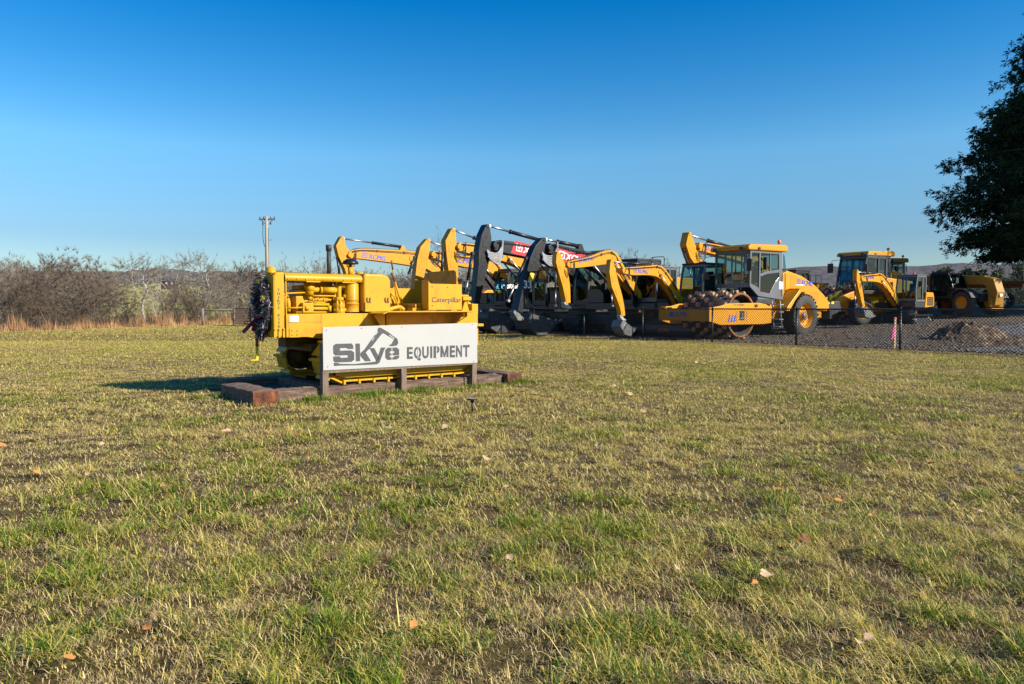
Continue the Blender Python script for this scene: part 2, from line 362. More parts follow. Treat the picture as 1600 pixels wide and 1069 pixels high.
def lump(name, label, cat, px, py, w, d, h, mat, seed, n=22):
    x, y = hit(px, py); z = terr(x, y)
    rg = random.Random(seed); v = []; f = []
    ph = [(rg.uniform(0, 6), rg.uniform(1.5, 5), rg.uniform(1.5, 5)) for _ in range(6)]
    for i in range(n + 1):
        for j in range(n + 1):
            a, b_ = 2 * i / n - 1, 2 * j / n - 1; rr = math.hypot(a, b_)
            k = max(0, 1 - rr ** 2.2) ** .8
            nz = sum(math.sin(p + q * a * 2 + s * b_ * 2) for p, q, s in ph) / 6
            xx, yy = a * w, b_ * d
            v.append((xx + rg.gauss(0, .02) * w, yy, terr(x + xx, y + yy) - z - .04 + h * k * (1 + .5 * nz) + rg.gauss(0, .05) * h * k))
    f = [(i * (n + 1) + j, (i + 1) * (n + 1) + j, (i + 1) * (n + 1) + j + 1, i * (n + 1) + j + 1) for i in range(n) for j in range(n)]
    me = bpy.data.meshes.new(name); me.from_pydata(v, [], f); me.materials.append(mat); me.update()
    o = bpy.data.objects.new(name, me); COL.objects.link(o); o.location = (x, y, z); return tag(o, label, cat)
MD = speckle('brown_dirt', [(.35, (.025, .015, .009)), (.5, (.12, .075, .045)), (.68, (.34, .25, .17))], 5, .95, 1, .08)
lump('dirt_mound', 'brown mound of dirt and rubble behind the fence beside the asphalt patch', 'mound', 1512, 529, 1.3, .8, .55, MD, 3)
lump('dirt_mound', 'low ridge of loose spoil lying along the foot of the fence beyond the rubble mound', 'mound', 1580, 540, 1.6, .5, .22, MD, 9)
def stump(): pass
def stones(name, n, n0, n1, s0_, s1_, lo, hi, mat, seed, flatk=.55):
    rg = np.random.default_rng(seed); nn = n0 + (n1 - n0) * rg.random(n) ** 1.4; ss = rg.uniform(s0_, s1_, n)
    x = FA[0] + nn * FN[0] + ss * FD[0]; y = FA[1] + nn * FN[1] + ss * FD[1]; z = np.array([terr(a, b_) for a, b_ in zip(x, y)])
    r = lo * (hi / lo) ** (rg.random(n) ** 2.2); az = rg.uniform(0, 6.28, n); V = np.empty((n, 6, 3))
    for k, (a, h) in enumerate(((0, 0), (1.6, 0), (3.1, 0), (4.7, 0))):
        q = r * rg.uniform(.7, 1.25, n); V[:, k, 0] = x + q * np.cos(az + a); V[:, k, 1] = y + q * np.sin(az + a); V[:, k, 2] = z + r * rg.uniform(.05, .3, n)
    V[:, 4] = np.stack([x + r * rg.normal(0, .25, n), y + r * rg.normal(0, .25, n), z + r * flatk * rg.uniform(.6, 1.3, n)], 1); V[:, 5] = np.stack([x, y, z - r * .4], 1)
    F = np.array([(0, 1, 4), (1, 2, 4), (2, 3, 4), (3, 0, 4), (1, 0, 5), (2, 1, 5), (3, 2, 5), (0, 3, 5)], dtype=np.int32)
    me = bpy.data.meshes.new(name); me.vertices.add(n * 6); me.vertices.foreach_set('co', V.reshape(-1)); me.loops.add(n * 24); me.loops.foreach_set('vertex_index', (np.arange(n, dtype=np.int32)[:, None, None] * 6 + F[None]).astype(np.int32).reshape(-1))
    me.polygons.add(n * 8); me.polygons.foreach_set('loop_start', np.arange(0, n * 24, 3, dtype=np.int32)); me.update(calc_edges=True); me.materials.append(mat)
    o = bpy.data.objects.new(name, me); COL.objects.link(o); return tag(o, kind='stuff')
stones('loose_gravel', 30000, .3, 16, -9, 16, .012, .075, speckle('mixed_stone', [(.3, (.03, .023, .017)), (.45, (.10, .08, .06)), (.6, (.24, .2, .155)), (.75, (.19, .11, .06))], 3.1, .9, 0), 61)
stones('leaf_litter', 9000, -.15, 2.6, -9, 24, .012, .045, speckle('leaf_litter', [(.3, (.07, .035, .018)), (.5, (.25, .13, .06)), (.66, (.45, .29, .16)), (.78, (.2, .1, .04))], 4.0, .9, 0), 62, .35)
# ================================================================ hills far away
def ridge(name, prof, Y, depth, mat, base=-3.0, n=90, rg=0.0):
    # prof: list of (px, py) skyline points seen from the lawn
    rgn = random.Random(5); v = []; xs = lin(prof[0][0], prof[-1][0], n)
    for px in xs:
        for k in range(len(prof) - 1):
            if prof[k][0] <= px <= prof[k + 1][0]:
                t = (px - prof[k][0]) / (prof[k + 1][0] - prof[k][0]); py = prof[k][1] + (prof[k + 1][1] - prof[k][1]) * t; break
        X = (px - 800) / FOC * Y; Z = EYE + (480 - py) / FOC * Y + rgn.uniform(-rg, rg)
        v += [(X * (1 - depth * .45 / Y), Y - depth * .45, base), (X * (1 - depth * .2 / Y), Y - depth * .2, base + (Z - base) * .55 + rgn.uniform(-rg, rg) * 2), (X, Y, Z), (X * (1 + depth / Y), Y + depth, base)]
    f = [(i * 4 + j, (i + 1) * 4 + j, (i + 1) * 4 + j + 1, i * 4 + j + 1) for i in range(n - 1) for j in range(3)]
    me = bpy.data.meshes.new(name); me.from_pydata(v, [], f); me.polygons.foreach_set('use_smooth', [True] * len(f)); me.materials.append(mat); me.update()
    o = bpy.data.objects.new(name, me); COL.objects.link(o); return tag(o, kind='structure')
MH = speckle('bare_winter_hill', [(.3, (.035, .033, .04)), (.5, (.075, .066, .076)), (.7, (.125, .11, .118))], .05, 1, 0, detail=10)  # purple-brown of bare woods with slight distance haze mixed into the colour
ridge('hills', [(980, 440), (1120, 428), (1180, 421), (1240, 419), (1290, 415), (1340, 418), (1390, 417), (1440, 415), (1500, 411), (1550, 413), (1600, 414), (1700, 408), (1900, 420), (2200, 440)], 2200, 500, MH, rg=2)
ML = speckle('hill_wood', [(.3, (.06, .054, .05)), (.5, (.13, .116, .105)), (.7, (.21, .19, .17))], .35, 1, .6, .8, detail=10)
ridge('hill', [(-500, 425), (-100, 421), (60, 424), (180, 424), (260, 420), (330, 425), (420, 424), (560, 430), (700, 440), (820, 455)], 330, 60, ML, rg=.5)
MF = speckle('pasture', [(.3, (.26, .24, .08)), (.7, (.42, .38, .13))], .3, 1, 0)
ridge('pasture', [(-300, 470), (150, 452), (185, 444), (230, 443), (290, 445), (360, 452), (420, 470)], 235, 30, MF, n=40)
# ================================================================ bare trees
def bare_tree(seed, h, spread=.45, trunk_r=.16, limbs=9, ends=150, low=.22, multi=1, lean=0.0, tw=34, base=.25):
    # limbs reach for points spread through an egg-shaped crown; fine twigs fan out from the ends
    rg = random.Random(seed); A, B = MB(), MB(); cz, rz, rx = h * (1 + base) / 2, h * (1 - base) / 2, h * spread
    def crown_pt(lo, hi):
        while True:
            v = Vector((rg.gauss(0, 1), rg.gauss(0, 1), rg.gauss(.15, 1))).normalized() * rg.uniform(lo, hi)
            p = Vector((v.x * rx * (1.05 + .25 * math.sin(5 * math.atan2(v.y, v.x) + seed)), v.y * rx, cz + v.z * rz + .06 * h * math.sin(7 * v.x + seed)))
            if p.z > h * (base - .02): return p
    def wob(p, q, n, amp, bend=0.0):
        d = (q - p).length; out = []
        for i in range(n + 1):
            t = i / n; out.append(p.lerp(q, t) + Vector((rg.gauss(0, amp), rg.gauss(0, amp), rg.gauss(0, amp * .5))) * d * (t * (1 - t) * 4) ** .5 * (0 if i in (0, n) else 1) + Vector((0, 0, -bend * d * 4 * t * (1 - t))))
        return out
    nodes = []
    for s in range(multi):
        top = Vector((rg.gauss(lean, .08) * h, rg.gauss(0, .08) * h, h * rg.uniform(.66, .8))) if multi == 1 else crown_pt(.3, .6)
        st = Vector((rg.uniform(-.15, .15) * (multi > 1), rg.uniform(-.15, .15) * (multi > 1), -.4)); tr = wob(st, top, 7, .035)
        r = trunk_r / (multi ** .45); A.tube(tr, [max(.02, r * (1 - .8 * i / 7)) for i in range(8)], 7, False)
        for k in range(max(2, limbs // multi)):
            t = rg.uniform(low, .95); j = min(6, int(t * 7)); p = tr[j].lerp(tr[j + 1], t * 7 - j); q = crown_pt(.45, .8)
            if q.z < p.z: q.z = p.z + abs(rg.gauss(.08, .06)) * h
            lb = wob(p, q, 5, .06, .07); rl = r * (1 - .8 * t) * rg.uniform(.5, .75)
            A.tube(lb, [max(.014, rl * (1 - .75 * i / 5)) for i in range(6)], 5, False); nodes += [(x, max(.012, rl * (1 - .75 * i / 5))) for i, x in enumerate(lb) if i > 1]
        nodes += [(x, .03) for x in tr[4:]]
    tips = []
    for e in range(ends):
        q = crown_pt(.5, 1.02); p, rr = min(rg.sample(nodes, min(16, len(nodes))), key=lambda n_: (n_[0] - q).length + (2 if n_[0].z > q.z + .5 else 0))
        lb = wob(p, q, 4, .08, .05); B.tube(lb, [max(.006, min(rr, .03) * (1 - .8 * i / 4)) for i in range(5)], 4, False); tips += [(lb[i], (lb[i + 1] - lb[i]).normalized() if i < 4 else (lb[4] - lb[3]).normalized()) for i in (2, 3, 4)]
    for p, d in tips:
        for k in range(tw // 3):
            dd = (d * 1.1 + Vector((rg.gauss(0, .42), rg.gauss(0, .42), rg.gauss(.2, .36)))).normalized(); L = h * rg.uniform(.03, .085); m_ = p + dd * L * .5; e = dd + Vector((rg.gauss(0, .35), rg.gauss(0, .35), .15)); q = m_ + e.normalized() * L * .5
            s_ = dd.cross(Vector((rg.gauss(0, 1), rg.gauss(0, 1), rg.gauss(0, 1)))).normalized() * .011
            B.add([p - s_, p + s_, m_ + s_ * .8, m_ - s_ * .8, q], [(0, 1, 2, 3), (3, 2, 4)])
    return A, B
BK1 = speckle('grey_bark', [(.3, (.09, .078, .065)), (.7, (.24, .21, .18))], 3, .9, .3, .03)
BK2 = speckle('pale_bark', [(.35, (.2, .18, .15)), (.6, (.5, .46, .4))], 2.5, .85, .3, .03)
TW1 = speckle('grey_twig', [(.3, (.125, .102, .078)), (.7, (.30, .25, .195))], 2, .9, 0)
TW2 = speckle('brown_twig', [(.3, (.085, .06, .042)), (.7, (.22, .16, .115))], 2, .9, 0)
protos = []
for i, (sd, kw, bk, tw) in enumerate([(11, dict(spread=.55, trunk_r=.20, limbs=12, ends=240, base=.18, multi=2), BK1, TW1), (12, dict(spread=.34, trunk_r=.25, limbs=9, ends=110, base=.38, low=.4, tw=24), BK2, TW1),
        (13, dict(spread=.30, trunk_r=.15, limbs=9, ends=110, base=.32, low=.35, tw=26), BK1, TW1), (14, dict(spread=.62, trunk_r=.24, limbs=16, ends=380, base=.12, multi=4, tw=45), BK1, TW2),
        (15, dict(spread=.33, trunk_r=.2, limbs=8, ends=90, base=.42, multi=2, low=.4, tw=24), BK2, TW1), (16, dict(spread=.2, trunk_r=.11, limbs=8, ends=60, base=.35, low=.4, tw=20), BK2, TW1)]):
    A_, B_ = bare_tree(sd, 10, **kw)
    a = A_.build('trunk', bk, None, recalc=False); c_ = B_.build('crown', tw, None, recalc=False); hz = max(max(v[2] for v in B_.v), 1)
    ra = max(math.hypot(v[0], v[1]) for v in B_.v)
    protos.append((a.data, c_.data, hz, ra)); bpy.data.objects.remove(a); bpy.data.objects.remove(c_)
def plant_tree(kind, px, pytop, Y, label, group, rz=0, wide=1.0, z0=None, name='bare_tree'):
    a, c_, hz, ra = protos[kind]; X = (px - 800) / FOC * Y; z0 = terr(X, Y) - .1 if z0 is None else z0
    s = (EYE + (480 - pytop) / FOC * Y - z0) / hz
    o = thing(name, label, 'tree', (X, Y, z0), rz, group); o.scale = (s * wide, s * wide, s)
    for nm, d in (('trunk', a), ('crown', c_)):
        q = bpy.data.objects.new(nm, d); COL.objects.link(q); q.parent = o
    return o
GT = 'bare winter trees along the field edge'
spec = [(3, 108, 381, 46, 'widest rounded bare tree with many stems rising from the orange grass', 1.25), (1, 222, 389, 52, 'white barked bare tree standing alone before the distant pasture', 1.1), (0, 45, 391, 54, None, 1), (1, 8, 392, 47, 'pale forked bare tree at the very edge of the photo', 1.1), (0, -40, 390, 50, None, 1.2), (3, 75, 393, 58, None, 1), (2, 150, 411, 60, None, 1), (4, 262, 390, 66, 'slender double stemmed tree just past the white barked one', 1), (5, 183, 404, 62, 'thin straight bare sapling between the wide tree and the white barked tree', 1), (1, 316, 384, 60, 'tall pale bare tree with a leaning top above the broken fence', 1), (0, 300, 419, 66, None, 1), (2, 345, 409, 62, None, 1), (4, 366, 411, 70, None, 1), (3, 392, 395, 64, 'dark tangled bare tree just before the utility pole', 1), (2, 404, 409, 80, None, .8), (5, 436, 403, 85, None, .9), (5, 449, 390, 86, 'slim bare tree showing over the radiator cap of the tractor', .9), (2, 478, 409, 80, None, 1), (2, 498, 388, 84, 'bare tree standing just clear of the black exhaust pipe', 1), (5, 510, 399, 88, None, 1), (0, 560, 411, 80, None, 1.2), (0, 598, 421, 78, None, 1.2), (3, 580, 424, 72, None, 1.1), (4, 625, 414, 76, None, 1.2), (5, 689, 350, 82, 'tall thin bare tree top sticking up between the amber sticks', .7), (3, 480, 439, 66, None, 1), (3, 440, 434, 62, None, 1), (0, 340, 429, 55, None, 1), (3, 285, 437, 58, None, 1), (0, 130, 429, 50, None, 1.2), (3, 20, 427, 44, None, 1.2), (4, 240, 441, 50, None, 1), (0, 376, 433, 58, None, 1), (3, 165, 441, 52, None, 1.2), (4, 60, 434, 47, None, 1.2)]
for i, (k, px, pt, Y, lb, wd_) in enumerate(spec):
    plant_tree(k, px, pt, Y, lb or ('grey bare tree in the tangle of the wood edge' if k in (0, 1, 2) else 'brown twiggy bare tree in the tangle of the wood edge'), GT, i * 2.4, wd_)
GB = 'bare trees behind the machines'
for i, (k, px, pt, Y, wd_, lb) in enumerate([(0, 955, 384, 85, 1, 'bushy bare tree above the hooped mini excavator booms'), (3, 990, 386, 88, 1, 'broad bare tree above the smaller mini excavator'), (2, 1040, 400, 90, 1.3, 'small bare tree beside the grey cab with the red beacon'), (0, 730, 400, 75, 1, None), (3, 770, 408, 78, 1, None), (4, 800, 415, 72, 1.2, None), (0, 850, 405, 80, 1.3, None), (3, 900, 408, 84, 1.2, None), (0, 700, 405, 80, 1.2, None), (3, 660, 415, 74, 1.1, None), (1, 1012, 410, 95, 1, None)]):
    plant_tree(k, px, pt, Y, lb or 'bare twiggy tree glimpsed between the excavator arms', GB, i * 1.7, wd_, z0=-1.0)
# brush, sedge and far woods: masses nobody could count
def fuzz(name, n, fn, mat, seed, wmul=1.0):
    rg = np.random.default_rng(seed); P, D, L, W = fn(rg, n)          # base, direction, length, width
    az = rg.uniform(0, 2 * np.pi, n); side = np.stack([np.cos(az), np.sin(az), np.zeros(n)], 1)
    v = np.empty((n, 3, 3)); v[:, 0] = P - side * W[:, None]; v[:, 1] = P + side * W[:, None]; v[:, 2] = P + D * L[:, None]
    me = bpy.data.meshes.new(name); me.vertices.add(n * 3); me.vertices.foreach_set('co', v.reshape(-1)); me.loops.add(n * 3); me.loops.foreach_set('vertex_index', np.arange(n * 3, dtype=np.int32))
    me.polygons.add(n); me.polygons.foreach_set('loop_start', np.arange(0, n * 3, 3, dtype=np.int32)); me.update(calc_edges=True); me.materials.append(mat)
    o = bpy.data.objects.new(name, me); COL.objects.link(o); return tag(o, kind='stuff')
def edge_pts(rg, n, e0, e1, t0=-12, t1=45):
    t = rg.uniform(t0, t1, n); e = rg.uniform(e0, e1, n)
    x = -24 + .243 * t - .97 * e; y = 34.7 + .97 * t + .243 * e
    z = np.array([terr(a, b_) for a, b_ in zip(x, y)]); return np.stack([x, y, z], 1)
def f_sedge(rg, n):
    P = edge_pts(rg, n, .3, 3.0, -14, 26); k = np.sin(P[:, 0] * 3.1 + P[:, 1] * 2.3) + np.sin(P[:, 1] * 1.7 + P[:, 0]) > .35
    L = rg.uniform(.45, 1.15, n) * np.where(k, 1, .42) * (.75 + .35 * np.sin(P[:, 1] * 2.1 + P[:, 0])); D = rg.normal(0, .12, (n, 3)); D[:, 2] = 1; return P, D, L, np.full(n, .012)
SED = speckle('orange_broom_sedge', [(.3, (.16, .09, .045)), (.5, (.42, .22, .09)), (.7, (.6, .40, .21))], .6, .9, 0, detail=5)
fuzz('broom_sedge', 8500, f_sedge, SED, 4)
def f_brush(rg, n):
    P = edge_pts(rg, n, 1.5, 26, -16, 45); L = rg.uniform(.5, 1.9, n) * (.55 + .5 * np.sin(P[:, 0] * .9 + 1.3 * np.sin(P[:, 1] * .7)) ** 2); P[:, 2] += rg.uniform(0, .5, n) * L * .5; D = rg.normal(0, .55, (n, 3)); D[:, 2] = np.abs(D[:, 2]) + .55; return P, D, L, rg.uniform(.008, .022, n)
fuzz('brush', 34000, f_brush, speckle('dark_brush', [(.3, (.03, .02, .012)), (.5, (.085, .054, .032)), (.68, (.2, .14, .09))], .5, .95, 0), 6)
def f_far(rg, n):
    px = rg.uniform(-100, 820, n); Y = rg.uniform(255, 330, n); X = (px - 800) / FOC * Y; Z = np.interp(Y, [255, 300, 330], [5, 9, 11]); L = rg.uniform(1, 4.5, n); P = np.stack([X, Y, Z + rg.uniform(0, 3, n)], 1)
    D = rg.normal(0, .3, (n, 3)); D[:, 2] = 1; return P, D, L, rg.uniform(.05, .16, n)
fuzz('distant_wood', 16000, f_far, speckle('distant_twigs', [(.3, (.08, .072, .068)), (.7, (.19, .17, .16))], .05, 1, 0), 8)
def f_rbrush(rg, n):
    px = rg.uniform(1150, 1800, n); Y = rg.uniform(62, 95, n); X = (px - 800) / FOC * Y; Z = np.full(n, .9); L = rg.uniform(.8, 3.2, n) * np.interp(px, [1150, 1540, 1600], [.5, .7, 1.15]); P = np.stack([X, Y, Z + rg.uniform(0, 1, n) * L * .5], 1)
    D = rg.normal(0, .55, (n, 3)); D[:, 2] = np.abs(D[:, 2]) + .5; return P, D, L, rg.uniform(.015, .03, n)
fuzz('brush', 22000, f_rbrush, speckle('grey_green_brush', [(.3, (.03, .034, .02)), (.5, (.085, .088, .055)), (.7, (.2, .19, .14))], .4, .95, 0), 9)
# ================================================================ evergreens
NEEDLE = speckle('evergreen_needles', [(.3, (.012, .022, .008)), (.55, (.028, .05, .016)), (.75, (.06, .085, .022))], .9, .7, 0)
NEEDLE.node_tree.nodes['Principled BSDF'].inputs['Specular IOR Level'].default_value = .12
NEEDLE2 = speckle('pine_needles', [(.3, (.025, .042, .016)), (.6, (.06, .085, .032)), (.8, (.11, .13, .05))], .9, .75, 0)
def sprays(P, Dv, size, rg, per=9, width=.16, droop=.25):
    # each spray: a fan of narrow leaf blades pointing out and down
    n = len(P); k = per; P = np.repeat(P, k, 0); Dv = np.repeat(Dv, k, 0); S = np.repeat(size, k)
    D = Dv + rg.normal(0, .6, (n * k, 3)); D[:, 2] -= droop; D /= np.linalg.norm(D, axis=1)[:, None]
    B = P + rg.normal(0, .25, (n * k, 3)) * S[:, None]; L = S * rg.uniform(.5, 1.1, n * k)
    sd = np.cross(D, rg.normal(0, 1, (n * k, 3))); sd /= np.linalg.norm(sd, axis=1)[:, None] + 1e-9; sd *= (L * width)[:, None]
    v = np.stack([B, B + D * (L * .5)[:, None] + sd, B + D * L[:, None], B + D * (L * .5)[:, None] - sd], 1)
    return v.reshape(-1, 3)
def quads(name, v, mat, parent):
    n = len(v) // 4; me = bpy.data.meshes.new(name); me.vertices.add(n * 4); me.vertices.foreach_set('co', v.reshape(-1)); me.loops.add(n * 4); me.loops.foreach_set('vertex_index', np.arange(n * 4, dtype=np.int32))
    me.polygons.add(n); me.polygons.foreach_set('loop_start', np.arange(0, n * 4, 4, dtype=np.int32)); me.update(calc_edges=True); me.materials.append(mat)
    o = bpy.data.objects.new(name, me); COL.objects.link(o); o.parent = parent; return o
YT = 42.0; XT = (1764 - 800) / FOC * YT; zT = terr(XT, YT)
big_tree = thing('evergreen_tree', 'huge dark evergreen tree with drooping feathery foliage reaching in from the side of the photo', 'tree', (XT, YT, zT))
outline = [(20, 1578), (60, 1572), (85, 1556), (130, 1530), (165, 1513), (205, 1492), (235, 1474), (290, 1451), (330, 1455), (370, 1464), (390, 1495), (408, 1530)]
rg = np.random.default_rng(21)
zo = np.array([EYE + (480 - a) / FOC * YT - zT for a, _ in outline])[::-1]; ro = np.array([XT - (b - 800) / FOC * YT for _, b in outline])[::-1]
zo = np.concatenate([zo, [zo[-1] + 2.5, zo[-1] + 6, zo[-1] + 9]]); ro = np.concatenate([ro, [ro[-1] - .8, ro[-1] - 3.5, .4]])
tk = MB(); tk.tube([(0, 0, -.3), (.1, 0, 4), (0, .1, 10), (0, 0, zo[-1] - 1)], [.6, .5, .33, .06], 10)
Pl, Dl, Sl = [], [], []
for i in range(900):
    z = zo[0] + .3 + (zo[-1] - zo[0] - .3) * rg.uniform(0, 1) ** 1.35; rmax = max(.3, np.interp(z, zo, ro) - .95) * rg.uniform(.74, 1.0); az = rg.uniform(0, 2 * np.pi)
    d = np.array([np.cos(az), np.sin(az), 0]); z0 = max(1.5, z - rmax * .05 + .6)
    tip = d * rmax + np.array([0, 0, z]); base = np.array([0, 0, z0]); 
    if i % 2 == 0: tk.tube([tuple(base), tuple(base * .5 + tip * .5 + np.array([0, 0, .5])), tuple(tip)], [.09, .05, .01], 4, False)
    m_ = 62
    for tt in rg.uniform(.35, 1.0, m_) ** .8:
        p = base + (tip - base) * tt + np.array([0, 0, .5 * math.sin(math.pi * min(tt, 1))]) + rg.normal(0, .22, 3)
        if p[2] < zo[0] - .3: p[2] = zo[0] - .3 + abs(rg.normal(0, .3))
        Pl.append(p); Dl.append(d * .8 + np.array([0, 0, -.1])); Sl.append(rg.uniform(.16, .36))
tk.build('trunk', BK1, big_tree, recalc=False)
quads('crown', sprays(np.array(Pl), np.array(Dl), np.array(Sl), rg, 12, .14, .4), NEEDLE, big_tree)
Pi = []  # coarse leaves added inside the crown to block light coming through
for i in range(5200):
    z = rg.uniform(zo[0] + .8, zo[-1] - 4); r_ = np.interp(z, zo, ro) * rg.uniform(.1, .6) ; a_ = rg.uniform(0, 2 * np.pi); Pi.append((r_ * np.cos(a_), r_ * np.sin(a_), z))
quads('inner_foliage', sprays(np.array(Pi), np.zeros((len(Pi), 3)), np.full(len(Pi), .8), rg, 6, .22, .5), NEEDLE, big_tree)
def pine(px, pyt, Y, wpx, label, seed):
    X = (px - 800) / FOC * Y; z0 = min(terr(X, Y), .9) - .3; ht = EYE + (480 - pyt) / FOC * Y - z0; w = wpx / FOC * Y / 2
    o = thing('pine_tree', label, 'tree', (X, Y, z0), 0, 'pines beyond the yard'); rg = np.random.default_rng(seed)
    t_ = MB(); t_.tube([(0, 0, 0), (0, 0, ht * .95)], [.14, .03], 6); P = []; D = []; S = []
    for i in range(70):
        u = rg.uniform(.15, 1); az = rg.uniform(0, 6.28); r_ = w * (1.05 - u) ** .7 * rg.uniform(.5, 1.15); d = np.array([np.cos(az), np.sin(az), .2]); tip = np.array([0, 0, ht * u]) + d * r_
        t_.tube([(0, 0, ht * u - .2), tuple(tip)], [.04, .01], 3, False)
        for tt in rg.uniform(.3, 1, 7): P.append(np.array([0, 0, ht * u - .2 * (1 - tt)]) + d * r_ * tt + rg.normal(0, .15, 3)); D.append(d); S.append(rg.uniform(.3, .6) * Y / 80)
    t_.build('trunk', BK1, o, recalc=False); quads('crown', sprays(np.array(P), np.array(D), np.array(S), rg, 8, .13, 0), NEEDLE2, o)
for i, (px, pt, Y, w_, lb) in enumerate([(1463, 424, 85, 40, 'round topped pine beyond the light grey excavator cab'), (1478, 422, 90, 44, 'broad pine beyond the gap between the grey cab and telehandler'), (1507, 421, 88, 30, 'pointed pine above the telehandler boom'), (1531, 424, 92, 26, 'small pine just under the drooping tip of the big evergreen'), (1557, 421, 90, 28, 'narrow pine above the plank deck of the trailer'), (1590, 410, 72, 62, 'largest dark pine beyond the end of the trailer'), (1612, 425, 70, 60, 'shaggy pine cut off by the photo edge beyond the trailer'), (1395, 440, 95, 30, 'small dark pine between the far roller and the grey cab'), (1240, 445, 100, 40, 'low pine beyond the hood of the large roller'), (1330, 448, 100, 60, 'low spreading pine behind the parked rollers')]):
    pine(px, pt, Y, w_, lb, 40 + i)
# ================================================================ utility pole, distant house, fences
def upole():
    Y = 62.0; X = (419 - 800) / FOC * Y; z0 = terr(X, Y) - .1; top = EYE + (480 - 339) / FOC * Y
    o = thing('utility_pole', 'wooden utility pole with a crossarm rising behind the tractor radiator', 'pole', (X, Y, z0)); h = top - z0
    m_ = MB(); m_.tube([(0, 0, 0), (0, 0, h)], [.19, .13], 12); m_.build('pole', speckle('pole_wood', [(.3, (.22, .18, .13)), (.7, (.45, .38, .28))], 3, .9, .3, .01, 6, (4, 4, .3)), o)
    m_ = MB(); m_.box(-.62, .72, -.06, .06, h - .33, h - .2); m_.tube([(-.5, .05, h - .3), (0, .1, h - .8)], .02, 5); m_.tube([(.5, .05, h - .3), (0, .1, h - .8)], .02, 5); m_.build('crossarm', M['wood'], o)
    for x in (-.55, -.25, .35, .65):
        m_ = MB(); m_.lathe((x, 0, h - .2), [(.03, 0), (.05, .03), (.03, .06), (.06, .09), (.04, .13), (.02, .16)], 'z', 8); m_.build('insulator', M['dkgrey'], o)
    m_ = MB(); m_.cyl((-.32, .0, h - .75), (-.32, 0, h - .4), .05, 8); m_.cyl((.35, 0, h - .7), (.35, 0, h - .45), .05, 8); m_.build('fuse_cutout', M['dkgrey'], o)
    m_ = MB(); m_.tube(spline([(-.3, 0, h - .75), (-.33, 0, h - 1.6), (-.25, 0, h - 2.3), (-.13, 0, h - 2.6)], 4), .022, 5); m_.tube([(.19, 0, h - 2.0), (.45, 0, h - 1.95)], .02, 4); m_.tube([(.16, -.05, 0), (.14, -.05, h - 1)], .02, 5); m_.build('cable', M['hose'], o)
upole()
Y = 215.0; X = (266 - 800) / FOC * Y; z0 = EYE + (480 - 446) / FOC * Y
ho = thing('house', 'distant dark roofed brick house on the far pasture', 'house', (X, Y, z0), R(20)); ho.scale = (.55, .55, .55)
br = flat('brick', (.06, .026, .022), .9)
mb = MB(); mb.box(-4, 4, -2.2, 2.2, -2, 2.0); mb.build('wall', br, ho)
mb = MB(); mb.prism([(-2.7, 1.95), (0, 3.6), (2.7, 1.95)], -4.4, 4.4, 'x'); mb.build('roof', flat('dark_roof', (.03, .03, .035), .8), ho)
for x in (-1.2, 1.4):
    mb = MB(); mb.box(x - .45, x + .45, -2.25, -2.2, .5, 1.6); mb.build('window', M['greyhose'], ho)
# old paling fence at the wood edge
fo = thing('rail_fence', 'old wooden fence with two grey posts and a rail at the edge of the wood', 'fence', (0, 0, 0))
def fp(px, Y): X = (px - 800) / FOC * Y; return Vector((X, Y, terr(X, Y)))
p0, p1, p2 = fp(317, 48), fp(366, 49), fp(392, 46)
for p in (p0, p1): mb = MB(); mb.cyl((p.x, p.y, p.z - .2), (p.x, p.y, p.z + 1.15), .09, 8); mb.build('post', BK1, fo)
mb = MB(); mb.tube([p0 + Vector((0, 0, 1.0)), p1 + Vector((0, 0, 1.05))], .05, 6); mb.build('rail', M['wood'], fo)
mb = MB(); d = p2 - p1
for i in range(26):
    for s_ in (0, 1):
        a = p1 + d * (i / 26); b_ = p1 + d * (min(1, (i + 3) / 26)); mb.tube([a + Vector((0, 0, 1.1 if s_ else .05)), b_ + Vector((0, 0, .05 if s_ else 1.1))], .012, 3, False)
mb.tube([p1 + Vector((0, 0, 1.1)), p2 + Vector((0, 0, 1.1))], .025, 5); mb.build('wire_panel', M['tie'], fo, recalc=False)
for px, Yp in ((392, 46), (399, 45)): p = fp(px, Yp); mb = MB(); mb.cyl((p.x, p.y, p.z - .2), (p.x, p.y, p.z + 1.2), .05, 6); mb.build('post', M['tie'], fo)
# black chain link fence round the yard
gx, gy = ground_at(1409, 548); s0 = ns(gx, gy)[1]
cf = thing('chain_link_fence', 'black chain link fence running between the lawn and the parked machines', 'fence', (0, 0, 0))
HF = 1.16; SP = 3.05; i0, i1 = -4, 12
BLK = flat('black_vinyl_coat', (.012, .013, .013), .4)
def fpt(s_, z, n_=.05): x, y = ns_inv(n_, s_); return (x, y, terr(x, y) + z)
for i in range(i0, i1 + 1):
    m_ = MB(); s_ = s0 + i * SP; m_.cyl(fpt(s_, -.3), fpt(s_, HF + .02), .03, 10); m_.ball(fpt(s_, HF + .03), .034, 8, .7); m_.build('post', BLK, cf)
for i in range(i0, i1):
    m_ = MB(); m_.cyl(fpt(s0 + i * SP, HF - .02), fpt(s0 + (i + 1) * SP, HF - .02), .022, 8); m_.build('rail', BLK, cf)
v, f = [], []; D3 = Vector((FD[0], FD[1], 0)); N3 = Vector((FN[0], FN[1], 0)); st = .085; a = s0 + i0 * SP; n_ = int((i1 - i0) * SP / st)
rw = .0055
